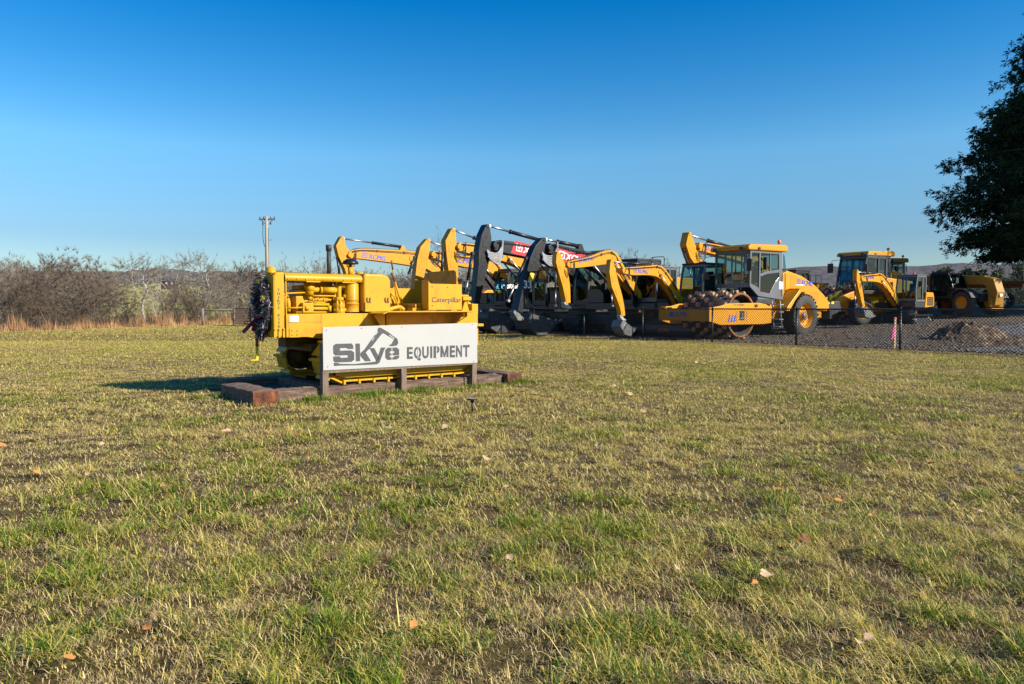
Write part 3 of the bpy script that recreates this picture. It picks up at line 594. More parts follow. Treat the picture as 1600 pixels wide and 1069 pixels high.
for i in range(n_):
    for s_ in (-1, 1):
        b0 = a + i * st; p = Vector(fpt(b0, .03, .012 + .004 * s_)); q = Vector(fpt(b0 + s_ * (HF - .06), HF - .03, .012 + .004 * s_)); d = (q - p).normalized(); u = d.cross(N3)
        k = len(v); v += [p + u * rw, p + N3 * rw, p - u * rw, q + u * rw, q + N3 * rw, q - u * rw]; f += [(k, k + 1, k + 4, k + 3), (k + 1, k + 2, k + 5, k + 4), (k + 2, k, k + 3, k + 5)]
mb = MB(); mb.add(v, f); mb.tube([fpt(a, .05), fpt(a + n_ * st, .05)], .004, 4); mb.build('mesh', BLK, cf, recalc=False)
# survey stake with pink tape
gx, gy = hit(1397.5, 545); z = terr(gx, gy)
so = thing('survey_stake', 'wooden survey stake with bright pink tape just behind the fence', 'stake', (gx, gy, z), R(20))
mb = MB(); mb.box(-.035, .035, -.015, .015, -.1, .90); mb.build('stake', speckle('new_pine', [(.3, (.4, .25, .14)), (.7, (.6, .42, .26))], 8, .8, .2, .01), so, .003)
PK = flat('pink_tape', (.75, .05, .3), .5); mb = MB(); mb.box(-.037, .037, -.018, .018, .84, .905); mb.build('painted_tip', flat('orange_paint', (.8, .16, .08), .6), so); mb = MB()
mb.ribbon([(-.03, .62, .035), (-.06, .5, .04), (-.07, .4, .035), (-.13, .28, .02)], -.02, -.016); mb.build('tape', PK, so)
# ================================================================ tracked running gear (shared)
def stadium(x0, x1, zc, r, n):
    # n points with tangent and outward normal round the loop; x0 > x1
    Ls = x0 - x1; per = 2 * Ls + 2 * math.pi * r; out = []
    for i in range(n):
        d = per * (i + .5) / n
        if d < Ls: out.append(((x1 + d, zc + r), (1, 0), (0, 1)))
        elif d < Ls + math.pi * r:
            a = math.pi / 2 - (d - Ls) / r; out.append(((x0 + r * math.cos(a), zc + r * math.sin(a)), (math.sin(a), -math.cos(a)), (math.cos(a), math.sin(a))))
        elif d < 2 * Ls + math.pi * r:
            out.append(((x0 - (d - Ls - math.pi * r), zc - r), (-1, 0), (0, -1)))
        else:
            a = -math.pi / 2 - (d - 2 * Ls - math.pi * r) / r; out.append(((x1 + r * math.cos(a), zc + r * math.sin(a)), (math.sin(a), -math.cos(a)), (math.cos(a), math.sin(a))))
    return out, per
def obar(mb, c, t, nr, la, lb, h0, h1, y0, y1):
    v = []
    for y in (y0, y1):
        for a, h in ((la, h0), (lb, h0), (lb, h1), (la, h1)):
            v.append((c[0] + t[0] * a + nr[0] * h, y, c[1] + t[1] * a + nr[1] * h))
    mb.add(v, [(0, 1, 2, 3), (7, 6, 5, 4), (0, 4, 5, 1), (1, 5, 6, 2), (2, 6, 7, 3), (3, 7, 4, 0)])
def add_track(root, x0, x1, zb, r, y0, y1, n, shoe_mat, frame_mat, gr=.04, plate=.02, holes=None, rubber=False, frame_h=.5, roller_mat=None):
    mb = MB(); pts, per = stadium(x0, x1, zb + r, r - gr - plate, n); p = per / n
    for c, t, nr in pts:
        obar(mb, c, t, nr, -p * .49, p * .47, 0, plate, y0, y1)
        obar(mb, c, t, nr, -p * .49, -p * (.2 if rubber else .34), plate, plate + gr, y0, y1)
        obar(mb, c, t, nr, -p * .5, p * .5, -.05, -.002, (y0 + y1) / 2 - .06, (y0 + y1) / 2 + .06)
    tr = mb.build('track', shoe_mat, root, .004, seg=1)
    fm = MB(); hr = (r - gr - plate) * frame_h
    yc0, yc1 = y0 + .03, y1 - .03
    fm.prism([(x0 + .02, zb + r - hr * .5), (x0 + .02, zb + r + hr * .5), (x0 - .15, zb + r + hr), (x1 + .15, zb + r + hr), (x1 - .02, zb + r + hr * .5), (x1 - .02, zb + r - hr * .5), (x1 + .15, zb + r - hr), (x0 - .15, zb + r - hr)], yc0, yc1)
    fr = fm.build('track_frame', frame_mat, tr, .012)
    for x in (x0, x1):
        w = MB(); q = r - gr - plate - .06
        w.lathe((x, (y0 + y1) / 2, zb + r), [(.01, -.1), (q * .5, -.11), (q * .55, -.07), (q * .9, -.07), (q, -.05), (q, .05), (q * .9, .07), (q * .55, .07), (q * .5, .15), (.01, .16)], 'y', 20)
        w.build('sprocket' if x == x1 else 'idler_wheel', roller_mat or frame_mat, tr)
    rl = MB(); k = 5
    for i in range(k):
        x = x1 + .2 + (x0 - x1 - .4) * i / (k - 1)
        rl.cyl((x, y0 + .05, zb + gr + plate + .11), (x, y1 - .04, zb + gr + plate + .11), .075, 12)
    rl.build('roller', roller_mat or frame_mat, tr)
    return tr
# ================================================================ the old tractor on its plinth of timbers
T = Frame(-2.2, 10.9, 39.5, 0.0)
t = thing('crawler_tractor', 'old yellow crawler tractor with open engine standing on timbers behind the white sign', 'tractor', (T.o[0], T.o[1], 0), T.rot)
Y = M['cat']
mb = MB()      # radiator shell: side columns, rounded top tank, bottom tank
mb.prism([(1.34, .80), (1.50, .80), (1.50, 1.60), (1.46, 1.655), (1.34, 1.665)], .27, .385); mb.prism([(1.34, .80), (1.50, .80), (1.50, 1.60), (1.46, 1.655), (1.34, 1.665)], -.25, -.14)
mb.prism([(1.345, 1.50), (1.495, 1.50), (1.495, 1.60), (1.455, 1.652), (1.345, 1.66)], -.138, .268)
mb.box(1.345, 1.495, -.138, .268, .80, .90)
for z in (.815, .835, .86):
    pass
rad = mb.build('radiator_shell', Y, t, .025)
mb = MB(); mb.box(1.37, 1.46, -.136, .266, .902, 1.498)
for i in range(16): mb.box(1.461, 1.472, -.13 + i * .0243, -.122 + i * .0243, .905, 1.495)
mb.build('radiator_core', M['core'], rad)
mb = MB(); mb.lathe((1.42, .12, 1.655), [(.07, 0), (.075, .015), (.06, .03), (.055, .07), (.03, .085), (.001, .088)], 'z', 16); mb.build('radiator_cap', Y, rad)
mb = MB()       # lugs and bolted flanges at the foot of the radiator
for x in (1.37, 1.43, 1.49):
    mb.box(x - .018, x + .012, .386, .402, .80, .92); mb.cyl((x - .003, .40, .905), (x - .003, .412, .905), .012, 6)
mb.box(1.32, 1.335, .386, .395, .80, 1.6); 
mb.build('flange', Y, rad, .003)
mb = MB(); z = 1.405
for ch in 'THIRTY FIVE':
    if ch != ' ':
        W = text2d(ch, .012)[2]
        hh = .038; mb.text(ch, (1.425 + (.018 if ch != 'I' else .005), .3885, z), (-1, 0, 0), (0, 0, 1), hh, .034 if ch != 'I' else .010, .012)
    z -= .0475
mb.build('lettering', M['ink'], rad, recalc=False)
# hood with a rounded edge, open sides
mb = MB(); prof = [(.40, 1.545), (.405, 1.60), (.385, 1.635), (.33, 1.655), (.15, 1.668), (.07, 1.671), (-.05, 1.668), (-.18, 1.655), (-.235, 1.635), (-.255, 1.60), (-.25, 1.545), (-.24, 1.545), (-.243, 1.60), (-.225, 1.625), (-.17, 1.643), (.07, 1.658), (.32, 1.643), (.375, 1.625), (.393, 1.60), (.39, 1.545)]
n = len(prof); v = [(x, a, b) for x in (.215, 1.338) for a, b in prof]
mb.add(v, [(i, (i + 1) % n, n + (i + 1) % n, n + i) for i in range(n)], True)
for a in (0, n): 
    for i in range(9): mb.add([v[a + i], v[a + i + 1], v[a + 18 - i], v[a + 19 - i]], [(0, 1, 2, 3)])
hood = mb.build('hood', Y, t)
mb = MB()
for x in (1.30, 1.18, 1.05, .92, .8, .65, .5, .38, .26): mb.cyl((x, .398, 1.575), (x, .412, 1.575), .01, 6)
for x in (.42, .95): mb.box(x - .1, x + .1, .395, .41, 1.535, 1.55)
mb.build('bolt', Y, hood)
# fuel tank box
mb = MB(); mb.prism([(.205, 1.13), (.205, 1.655), (.17, 1.675), (-.10, 1.672), (-.19, 1.65), (-.232, 1.59), (-.232, 1.13)], -.42, .42)
tank = mb.build('fuel_tank', Y, t, .03, seg=3)
mb = MB(); mb.box(-.215, .19, .421, .432, 1.135, 1.275); mb.build('tank_door', Y, tank, .006)
mb = MB()
for x in (.155, .11, -.135, -.18): mb.cyl((x, .425, 1.26), (x, .438, 1.34), .006, 6)
for x in (.13, -.16): mb.box(x - .03, x + .03, .432, .44, 1.262, 1.285)
mb.build('hinge', M['tie'], tank)
mb = MB(); mb.lathe((.02, -.05, 1.67), [(.06, 0), (.06, .03), (.04, .045), (.001, .05)], 'z', 14); mb.lathe((-.232, .1, 1.52), [(.06, 0), (.06, -.03), (.03, -.05), (.001, -.052)], 'x', 14); mb.build('tank_cap', Y, tank)
# engine
mb = MB()
mb.box(.33, 1.10, -.2, .2, .9, 1.30); mb.box(.36, 1.06, -.16, .18, 1.30, 1.44)
mb.box(.62, 1.0, .2, .245, 1.0, 1.22); mb.box(.9, 1.06, .18, .30, 1.12, 1.26)
for i in range(4): mb.box(.40 + .17 * i, .53 + .17 * i, -.12, .14, 1.44, 1.50)
mb.box(1.0, 1.12, -.22, .22, .95, 1.35)
mb.box(.3, 1.3, -.25, .25, .8, .92)
eng = mb.build('engine_block', Y, t, .012)
mb = MB()
mb.cyl((.50, .27, 1.435), (.76, .27, 1.435), .045, 14); mb.cyl((.77, .27, 1.435), (.80, .27, 1.435), .05, 14)
mb.tube(spline([(.80, .25, 1.44), (.90, .26, 1.44), (.98, .24, 1.50), (.80, .15, 1.53), (.55, .1, 1.53)], 4), .04, 10)
mb.cyl((.94, .26, 1.36), (.94, .26, 1.47), .055, 12); mb.ball((.94, .27, 1.46), .065, 12)
mb.cyl((.55, .27, 1.40), (.55, .27, 1.53), .035, 10)
mb.build('manifold', Y, eng)
mb = MB()     # injection pump and governor
mb.cyl((.54, .32, 1.10), (.54, .32, 1.34), .05, 12); mb.ball((.54, .32, 1.22), .085, 12); mb.ball((.54, .33, 1.14), .08, 12); mb.cyl((.54, .32, 1.29), (.54, .32, 1.34), .07, 8)
for k in range(5): mb.cyl((.54 + .05 * math.cos(k * 1.3), .37 + .03 * math.sin(k * 1.3), 1.11), (.54 + .05 * math.cos(k * 1.3), .37 + .03 * math.sin(k * 1.3), 1.29), .012, 6)
mb.cyl((.44, .33, 1.16), (.62, .33, 1.16), .028, 8); mb.box(.48, .60, .27, .40, 1.07, 1.11)
mb.build('fuel_pump', Y, eng, .006)
mb = MB()     # rods, fuel lines and small pipes
for z, x0, x1, r in ((1.355, .58, .98, .012), (1.30, .6, .95, .016), (1.235, .66, 1.0, .02), (1.18, .62, 1.05, .024), (1.13, .7, 1.15, .012)):
    mb.cyl((x0, .265, z), (x1, .275, z), r, 8)
mb.tube([(.95, .25, 1.40), (1.26, .25, 1.385), (1.29, .25, 1.34), (1.28, .25, 1.15)], .011, 6)
mb.tube([(.95, .28, 1.20), (1.3, .28, 1.185)], .013, 6)
for x in (.72, .80, .88): mb.tube([(x, .25, 1.24), (x + .03, .3, 1.3), (x, .2, 1.38)], .007, 6)
mb.cyl((1.0, .29, 1.16), (1.0, .29, 1.22), .035, 10); mb.cyl((.66, .28, 1.14), (.66, .28, 1.22), .03, 8)
mb.box(.72, .92, .24, .28, 1.255, 1.27); mb.cyl((.77, .28, 1.26), (.90, .28, 1.26), .012, 6)
mb.build('fuel_line', Y, eng)
mb = MB()
mb.lathe((1.2, 0, 1.22), [(.02, -.03), (.17, -.03), (.2, 0), (.17, .03), (.02, .03)], 'x', 20); mb.cyl((1.1, 0, 1.22), (1.32, 0, 1.22), .04, 10)
for k in range(4):
    a = k * math.pi / 2 + .5; mb.box(1.255, 1.265, -.03, .03, 1.22, 1.22 + .01); mb.prism([(math.cos(a + d) * q, 1.22 + math.sin(a + d) * q) for q, d in ((.05, -.4), (.25, -.25), (.25, .25), (.05, .4))], 1.26, 1.27, 'x')
mb.build('fan', Y, eng)
# air cleaner can, its elbow pipe and the mushroom cap
mb = MB(); c = (.335, .30, 0)
mb.lathe(c, [(.001, 1.13), (.095, 1.13), (.1, 1.14), (.1, 1.235), (.108, 1.24), (.108, 1.25), (.098, 1.255), (.098, 1.29), (.105, 1.295), (.1, 1.305), (.1, 1.52), (.09, 1.54), (.001, 1.542)], 'z', 24)
ac = mb.build('air_cleaner', Y, t)
mb = MB(); mb.lathe(c, [(.109, 1.133), (.1025, 1.14), (.1025, 1.232), (.109, 1.238)], 'z', 24, closed=False); mb.build('cleaner_cup', M['catrust_shade'], ac)
mb = MB(); mb.tube(spline([(.44, .3, 1.50), (.50, .3, 1.50), (.525, .3, 1.46), (.525, .3, 1.25), (.525, .3, 1.16), (.50, .27, 1.13)], 5), .034, 12); mb.cyl((.42, .3, 1.47), (.42, .3, 1.53), .03, 8); mb.cyl((.40, .3, 1.35), (.46, .3, 1.35), .03, 10); mb.build('intake_pipe', Y, ac)
mb = MB(); mb.cyl((.525, .3, 1.205), (.525, .3, 1.265), .037, 14); mb.build('pipe_clamp', M['hose'], ac)
mb = MB(); mb.cyl((.217, .05, 1.66), (.217, .05, 1.775), .036, 14); mb.build('intake_neck', Y, ac)
mb = MB(); mb.lathe((.217, .05, 1.775), [(.02, 0), (.022, .05), (.112, .045), (.118, .055), (.105, .085), (.07, .11), (.03, .122), (.001, .124)], 'z', 24); mb.build('precleaner_cap', M['black'], ac)
mb = MB(); mb.tube([(.527, 0, 1.64), (.527, 0, 2.0)], .031, 14); mb.tube([(.527, 0, 2.0), (.527, 0, 2.085)], .042, 14); mb.build('exhaust_pipe', speckle('sooty_pipe', [(.3, (.015, .016, .015)), (.6, (.05, .055, .045)), (.85, (.13, .1, .07))], 12, .6, .3, .01), t)
# main side plate and lower hull
mb = MB(); mb.prism([(1.34, .80), (1.34, 1.11), (.6, 1.115), (.05, 1.11), (-.02, 1.08), (-.05, .9), (.3, .78), (.62, .74), (.85, .77), (1.05, .80)], .385, .41); mb.prism([(1.34, .80), (1.34, 1.11), (.05, 1.11), (.3, .78), (1.05, .80)], -.27, -.252)
sp = mb.build('side_plate', Y, t, .006)
mb = MB()
mb.box(1.15, 1.30, .411, .42, .80, .92)
for x in (1.19, 1.26):
    for z in (.835, .89): mb.cyl((x, .42, z), (x, .43, z), .011, 6)
mb.build('flange', Y, sp)
mb = MB(); mb.box(.845, .851, .4101, .4112, .775, 1.11); mb.box(1.31, 1.314, .4101, .4112, .93, 1.1); mb.box(.2, .206, .4101, .4112, .9, 1.108); mb.box(.85, 1.31, .4101, .4112, .995, .999); mb.build('seam', M['tie'], sp)
mb = MB(); mb.box(1.17, 1.29, .4115, .414, 1.005, 1.085); mb.build('notice', M['white'], sp)
DK = paint('shade_dark_yellow', (.10, .055, .004), .65, (.012, .008, .004), .9, .0, scale=6)  # hull and track insides: shade between the tracks put into the paint
mb = MB(); mb.box(-1.2, .5, -.36, .36, .5, .9); mb.box(-1.35, .1, -.36, .36, .5, 1.1); mb.box(.4, 1.25, -.1, .16, .66, .82); mb.box(.75, 1.0, -.42, .42, .60, .70); mb.cyl((.6, -.6, .5), (.6, .6, .5), .06, 10)
mb.build('hull', DK, t, .01)
# fenders: top plate, recessed skirt, lower lip
def fender(sg):
    f = MB(); a, b = (.30, .83)
    f.prism([(.12, 1.10), (.05, 1.125), (-1.50, 1.125), (-1.50, 1.145), (.04, 1.145), (.13, 1.115)], sg * a, sg * b)
    f.box(-.1, -1.36, sg * .50, sg * .52, .93, 1.124)
    f.prism([(.10, 1.09), (-.08, 1.124), (-.08, .93), (.0, .93)], sg * .5, sg * .52) if sg > 0 else None
    o = f.build('fender', Y, t, .006)
    g = MB(); g.box(-1.42, .85, sg * .55, sg * .835, .90, .93); g.prism([(-1.5, 1.12), (-1.30, 1.12), (-1.30, 1.06), (-1.12, .965), (-1.12, .931), (-1.5, .931)], sg * .76, sg * .825); g.build('running_board', Y, o, .006)
    return o
fe = fender(1); fender(-1)
mb = MB()
mb.box(-.12, -1.34, .521, .526, .935, 1.12)
mb.build('skirt_panel', M['catrust_shade'], fe)
# seat boxes, backrest, cushion
rp = lambda x0, x1, z0, z1, r: [(x0, z0), (x1, z0), (x1, z1)] + [(x0 + r - r * math.sin(k * math.pi / 8), z1 - r + r * math.cos(k * math.pi / 8)) for k in range(5)]
mb = MB(); mb.prism(rp(-.735, -1.335, 1.16, 1.545, -.06), .46, .64); sb = mb.build('seat_side_box', Y, t, .012)
mb = MB()
for x, z in ((-.80, 1.50), (-1.07, 1.495), (-.80, 1.22)): mb.cyl((x, .64, z), (x, .648, z), .009, 6)
mb.build('rivet', M['rust'], sb)
mb = MB(); mb.text('Caterpillar', (-.79, .6435, 1.275), (-1, 0, 0), (0, 0, 1), .072, .53, .008)
for x in (-.80, -.862, -1.178, -1.215, -1.25): mb.box(x - .014, x + .014, .6425, .6435, 1.273, 1.281)
mb.build('lettering', M['ink'], sb, recalc=False)
mb = MB(); mb.prism(rp(-.50, -1.335, 1.16, 1.50, -.05), -.64, -.46); mb.build('seat_side_box', Y, t, .012)
mb = MB(); mb.prism([(-.42, 1.2), (.48, 1.2), (.50, 1.66), (.485, 1.74), (.43, 1.77), (-.30, 1.765), (-.39, 1.735), (-.42, 1.66)], -1.36, -1.335, 'x'); mb.build('backrest', M['catrust_shade'], t, .008)  # backrest front is in shade; its brown is put into the paint
mb = MB(); mb.box(-1.33, -.62, -.455, .455, 1.16, 1.20); mb.box(-.66, -.62, -.455, .455, 1.20, 1.245); mb.box(-1.30, -.70, -.43, .43, 1.2, 1.26); mb.build('seat', Y, t, .01)
# levers and floor castings
def lever(p, blk, r=.014):
    m_ = MB(); m_.tube(p, [r * 1.3, r, r * .8][:len(p)], 8); o = m_.build('lever', Y, t)
    if blk:
        h = MB(); d = (Vector(p[-1]) - Vector(p[-2])).normalized(); h.cyl(Vector(p[-1]) - d * .002, Vector(p[-1]) + d * .14, r * 1.05, 8); h.build('grip', M['tie'], o)
lever([(-.54, .1, 1.16), (-.50, .1, 1.45), (-.455, .1, 1.76)], True); lever([(-.60, .2, 1.14), (-.50, .2, 1.38), (-.43, .2, 1.58)], True, .018)
lever([(-.46, .3, 1.15), (-.36, .3, 1.35), (-.24, .3, 1.47)], False); lever([(-.30, .0, 1.20), (-.42, .0, 1.38), (-.55, .0, 1.52)], False, .012); lever([(-.55, .0, 1.15), (-.47, .0, 1.4)], False, .016)
mb = MB()
mb.lathe((-.36, .05, 1.145), [(.1, 0), (.1, .03), (.05, .06), (.03, .12), (.001, .125)], 'z', 16); mb.lathe((-.62, .1, 1.145), [(.12, 0), (.11, .04), (.05, .06), (.001, .062)], 'z', 16)
mb.tube(spline([(-.22, .3, 1.15), (-.34, .3, 1.185), (-.45, .3, 1.2), (-.52, .3, 1.16)], 4), .03, 10); mb.box(-.72, -.58, .3, .45, 1.146, 1.19); mb.cyl((-.8, .35, 1.15), (-.8, .35, 1.2), .04, 10)
mb.build('transmission_cover', Y, t)
# rear drawbar and winch castings
mb = MB()
mb.box(-1.62, -1.36, -.3, .5, .82, 1.10); mb.box(-1.52, -1.36, .35, .64, 1.30, 1.36); mb.box(-1.50, -1.34, .40, .60, 1.36, 1.39); mb.cyl((-1.42, .5, 1.1), (-1.42, .5, 1.3), .05, 10)
mb.lathe((-1.56, .42, 1.17), [(.03, -.07), (.11, -.07), (.125, -.03), (.125, .03), (.11, .07), (.03, .07)], 'y', 18)
for a in (.6, 1.5, 2.4): mb.tube([(-1.56, .5, 1.17), (-1.56 + .12 * math.cos(a), .5, 1.17 + .12 * math.sin(a))], .02, 6)
mb.box(-1.66, -1.54, .25, .62, 1.09, 1.25); mb.prism([(-1.36, 1.12), (-1.42, 1.29), (-1.46, 1.29), (-1.52, 1.1)], .56, .60)
mb.box(-1.74, -1.5, .3, .66, .90, .945); mb.box(-1.68, -1.55, .4, .6, .60, .90)
mb.build('rear_drawbar', Y, t, .012)
# crank handle hanging at the front
mb = MB(); mb.cyl((1.56, -.05, .67), (1.56, -.05, .95), .022, 8); mb.cyl((1.45, -.05, .95), (1.57, -.05, .95), .022, 8); mb.build('crank_shaft', M['rust'], t)
mb = MB(); mb.tube([(1.56, -.05, .67), (1.56, -.05, .49), (1.66, -.05, .485)], [.02, .02, .016], 8); mb.build('crank_handle', M['decalyellow'], t)
TY = paint('track_yellow', (.58, .32, .005), .5, (.05, .028, .01), .85, .05, scale=9)
for y0, y1 in ((.47, .84), (-.75, -.42)):
    add_track(t, .74, -1.14, .17, .31, y0, y1, 24, TY, DK, .035, .025, frame_h=.62, roller_mat=DK)
mb = MB()     # outer rail plate with bolts seen under the sign
mb.prism([(.85, .30), (.70, .26), (-1.20, .26), (-1.40, .34), (-1.45, .46), (.80, .46)], .815, .832)
for x in (.35, .12, -.4, -.75): mb.cyl((x, .832, .43), (x, .855, .43), .028, 8); mb.box(x - .09, x + .09, .832, .842, .41, .45)
mb.build('track_guard', Y, t, .006)
# wreath of dark tinsel on the radiator
w = T.world(1.49, .09, 1.2)
wr = thing('wreath', 'dark tinsel wreath with purple grey branches hung on the front of the yellow tractor', 'wreath', w, T.rot)
rng = random.Random(3); mb = MB(); mb2 = MB()
for i in range(900):
    a = rng.uniform(0, 2 * math.pi); rr = rng.gauss(.19, .04)
    p = Vector((rng.uniform(.0, .1), rr * math.cos(a), rr * 1.75 * math.sin(a)))
    d = Vector((rng.uniform(.1, 1), rng.gauss(0, .8), rng.gauss(0, .8))).normalized() * rng.uniform(.04, .10)
    (mb if i % 5 else mb2).tube([p, p + d * .6, p + d + Vector((0, 0, rng.uniform(-.03, .01)))], [.006, .005, .002], 3, False)
mb.tube([(.03, .19 * math.cos(k * .2618), .33 * math.sin(k * .2618)) for k in range(25)], .05, 8, False)
mb.build('foliage', speckle('dark_tinsel', [(.3, (.02, .016, .02)), (.6, (.06, .05, .055)), (.8, (.2, .17, .19))], 30, .6, 0), wr, recalc=False)
mb2.build('frosted_twig', flat('frosted_twig', (.45, .40, .43), .6), wr, recalc=False)['kind'] = 'stuff'
mb = MB()
for sgn, ln in ((.16, .38), (.02, .36)):
    mb.ribbon([(.06, -.14, .018), (.12, -.20, .022), (.12 + sgn * .9, -.10 - ln * .62, .026)], -.08 - sgn * .3, -.075 - sgn * .3, 'y')
for k in (-1, 1): mb.lathe((.08, -.08 + .045 * k, -.13), [(.01, -.03), (.03, -.02), (.035, .02), (.012, .03)], 'y', 10)
mb.build('ribbon_bow', flat('dark_red_ribbon', (.2, .004, .03), .5), wr, recalc=False)
for q, cname in (((.1, -.19, .08), (.04, .08, .3)), ((.1, -.15, -.2), (.3, .25, .02)), ((.1, .0, .33), (.3, .25, .05)), ((.1, .17, .12), (.35, .28, .02))):
    mb = MB(); mb.ball(q, .035, 10); mb.build('bauble', flat('bauble_' + str(len(bpy.data.materials)), cname, .2), wr)
# ---------------------------------------------------------------- timbers under the tractor
def timber(label, x0, x1, y0, y1, z1, end=None, rnd=0.0, z0=-.05):
    o = thing('timber', label, 'timber', T.world((x0 + x1) / 2, (y0 + y1) / 2, 0), T.rot, 'timbers framing the tractor plinth')
    a, b = abs(x1 - x0) / 2, abs(y1 - y0) / 2; rg = random.Random(int(x0 * 91 + y0 * 7)); m_ = MB(); nx = 14 if a > b else 3; ny = 3 if a > b else 14
    v = []; idx = {}
    for iz, z in enumerate((z0, z1)):
        for i in range(nx + 1):
            for j in range(ny + 1):
                edge = (i in (0, nx)) + (j in (0, ny))
                q = .0045 if iz else .003
                idx[(iz, i, j)] = len(v); v.append((-a + 2 * a * i / nx + rg.gauss(0, q * .7), -b + 2 * b * j / ny + rg.gauss(0, q * .7), z - (.018 if edge and iz else 0) + rg.gauss(0, q)))
    f = [tuple(idx[(1, i + p, j + q)] for p, q in ((0, 0), (1, 0), (1, 1), (0, 1))) for i in range(nx) for j in range(ny)]
    side = lambda A, B: (idx[(0, *A)], idx[(0, *B)], idx[(1, *B)], idx[(1, *A)])
    f += [side((i, j), (i + 1, j)) for i in range(nx) for j in (0, ny)]; 
    ends = [side((i, j), (i, j + 1)) for j in range(ny) for i in (0, nx)]
    f += ends
    m_.add(v, f); bd = m_.build('body', M['tie'], o, .006, seg=1)
    if end == 'y':
        e_ = MB(); e_.box(-a * .97, a * .97, b + .004, b + .012, z0, z1 - .02); e_.build('cut_end', M['tieend'], o, .006)
    return o
timber('large dark timber with rusty red end beneath the tractor radiator', 2.02, 1.70, 1.0, -.15, .20, 'y')
timber('weathered brown timber between the dark red ended block and the first sign post', 1.69, 1.05, .88, .64, .17)
timber('long weathered timber running behind the sign posts', 1.04, -1.20, .87, .63, .165)
timber('short weathered timber beside the last sign post, towards the solar light', -1.21, -1.93, .885, .65, .168)
timber('dark timber with reddish cut end near the rear of the tractor', -1.95, -2.24, .97, -1.2, .185, 'y')
timber('dark timber lying behind the tractor, mostly in its shadow', 1.68, -1.93, -.95, -1.2, .16)
mb = MB()
g = []
for i in range(25):
    for j in range(13):
        x = -1.62 + 3.3 * i / 24; y = -.93 + 1.54 * j / 12
        g.append((*T.world(x, y, .05 + .02 * math.sin(i * 2.1 + j) + random.uniform(0, .015))[:3],))
mb.add(g, [(i * 13 + j, (i + 1) * 13 + j, (i + 1) * 13 + j + 1, i * 13 + j + 1) for i in range(24) for j in range(12)], True)
tag(mb.build('plinth_gravel', speckle('dark_dirt', [(.3, (.03, .022, .016)), (.6, (.1, .075, .05)), (.8, (.22, .18, .13))], 14, .95, .8, .02), recalc=False), kind='structure')
for x in (.9, .2, -.5, -1.1):
    o = thing('bearer', 'short dark bearer block under the tractor tracks', 'bearer', T.world(x, 0, 0), T.rot, 'bearer blocks under the tractor tracks')
    mb = MB(); mb.box(-.09, .09, -.78, .60, .04, .168); mb.build('body', M['tie'], o, .01)
# ---------------------------------------------------------------- the sign
SY = .98
def sp_(px, py): x, z = T.pix(px, py, SY); return (x, z)
(xa, za), (xb, zb), (xc, zc), (xd, zd) = sp_(504, 511.5), sp_(745, 504.5), sp_(505.5, 579), sp_(746.5, 567)
sg = thing('sign', 'long white sign reading Skye Equipment on three wooden posts before the yellow tractor', 'sign', T.world(0, SY, 0), T.rot)
x0 = (xa + xc) / 2; x1 = (xb + xd) / 2
mb = MB(); mb.prism([(x0, zc), (x0, za), (x1, zb), (x1, zd)], -.012, .0); mb.build('board', M['board'], sg, .002)
mb = MB(); mb.box(x0 - .02, x1 + .02, -.05, -.013, (zc + zd) / 2 - .03, (zc + zd) / 2 + .05); mb.build('batten', M['wood'], sg)
for px, pyb, w_ in ((510, 628, .042), (632.5, 623, .042), (742.5, 609, .042)):
    x = T.pix(px, pyb - 20, SY)[0]; mb = MB(); mb.box(x - w_, x + w_, -.10, -.014, -.05, (zc + zd) / 2 + .35); mb.build('post', M['wood'], sg, .004)
L_ = lambda u, v: (lambda q: (q[0], q[1]))(T.pix(500 + u / 6.154, 500 + v / 6.154, SY + .004))
def poly(mb_, pts, y=.004): mb_.add([(x, y, z) for x, z in (L_(*p) for p in pts)], [tuple(range(len(pts)))])
mb = MB()
poly(mb, [(128, 250), (150, 230), (302, 226), (320, 244), (322, 278), (262, 278), (262, 268), (192, 270), (192, 296), (300, 292), (328, 312), (330, 382), (305, 402), (150, 408), (130, 392), (130, 352), (195, 350), (195, 364), (268, 362), (268, 338), (150, 342), (130, 322)])
poly(mb, [(342, 228), (384, 226), (386, 395), (347, 397)])
poly(mb, [(390, 318), (428, 284), (436, 306), (490, 394), (436, 398), (390, 345)])
poly(mb, [(430, 282), (494, 190), (556, 112), (556, 86), (566, 73), (590, 77), (612, 92), (612, 124), (588, 142), (508, 246), (440, 312)])
poly(mb, [(613, 92), (655, 116), (700, 152), (742, 180), (735, 196), (700, 178), (613, 128)])
poly(mb, [(716, 186), (744, 182), (750, 206), (754, 222), (738, 246), (692, 252), (660, 245), (690, 230), (702, 204)])
poly(mb, [(478, 272), (522, 270), (574, 366), (545, 400)])
poly(mb, [(586, 266), (628, 264), (572, 412), (552, 425), (520, 428), (330, 436), (330, 424), (525, 402), (545, 392)])
poly(mb, [(132, 412), (175, 414), (190, 422), (330, 424), (330, 436), (190, 438), (138, 443)])
for a, b in ((628, 688), (698, 763)):
    if a == 628: poly(mb, [(630, 290), (650, 267), (688, 266), (688, 300), (672, 300), (672, 358), (688, 358), (688, 382), (650, 383), (630, 365)])
    else: poly(mb, [(698, 266), (740, 265), (760, 284), (762, 338), (698, 339), (698, 320), (716, 319), (716, 299), (698, 300)])
poly(mb, [(698, 358), (716, 357), (716, 345), (763, 343), (760, 364), (740, 379), (698, 381)]); poly(mb, [(672, 340), (688, 340), (688, 322), (672, 322)])
ink = mb.build('logo_lettering', M['ink'], sg, recalc=False)
mb = MB()
for a, b, c, d in ((500, 240, 548, 150), (508, 178, 560, 108)): pass
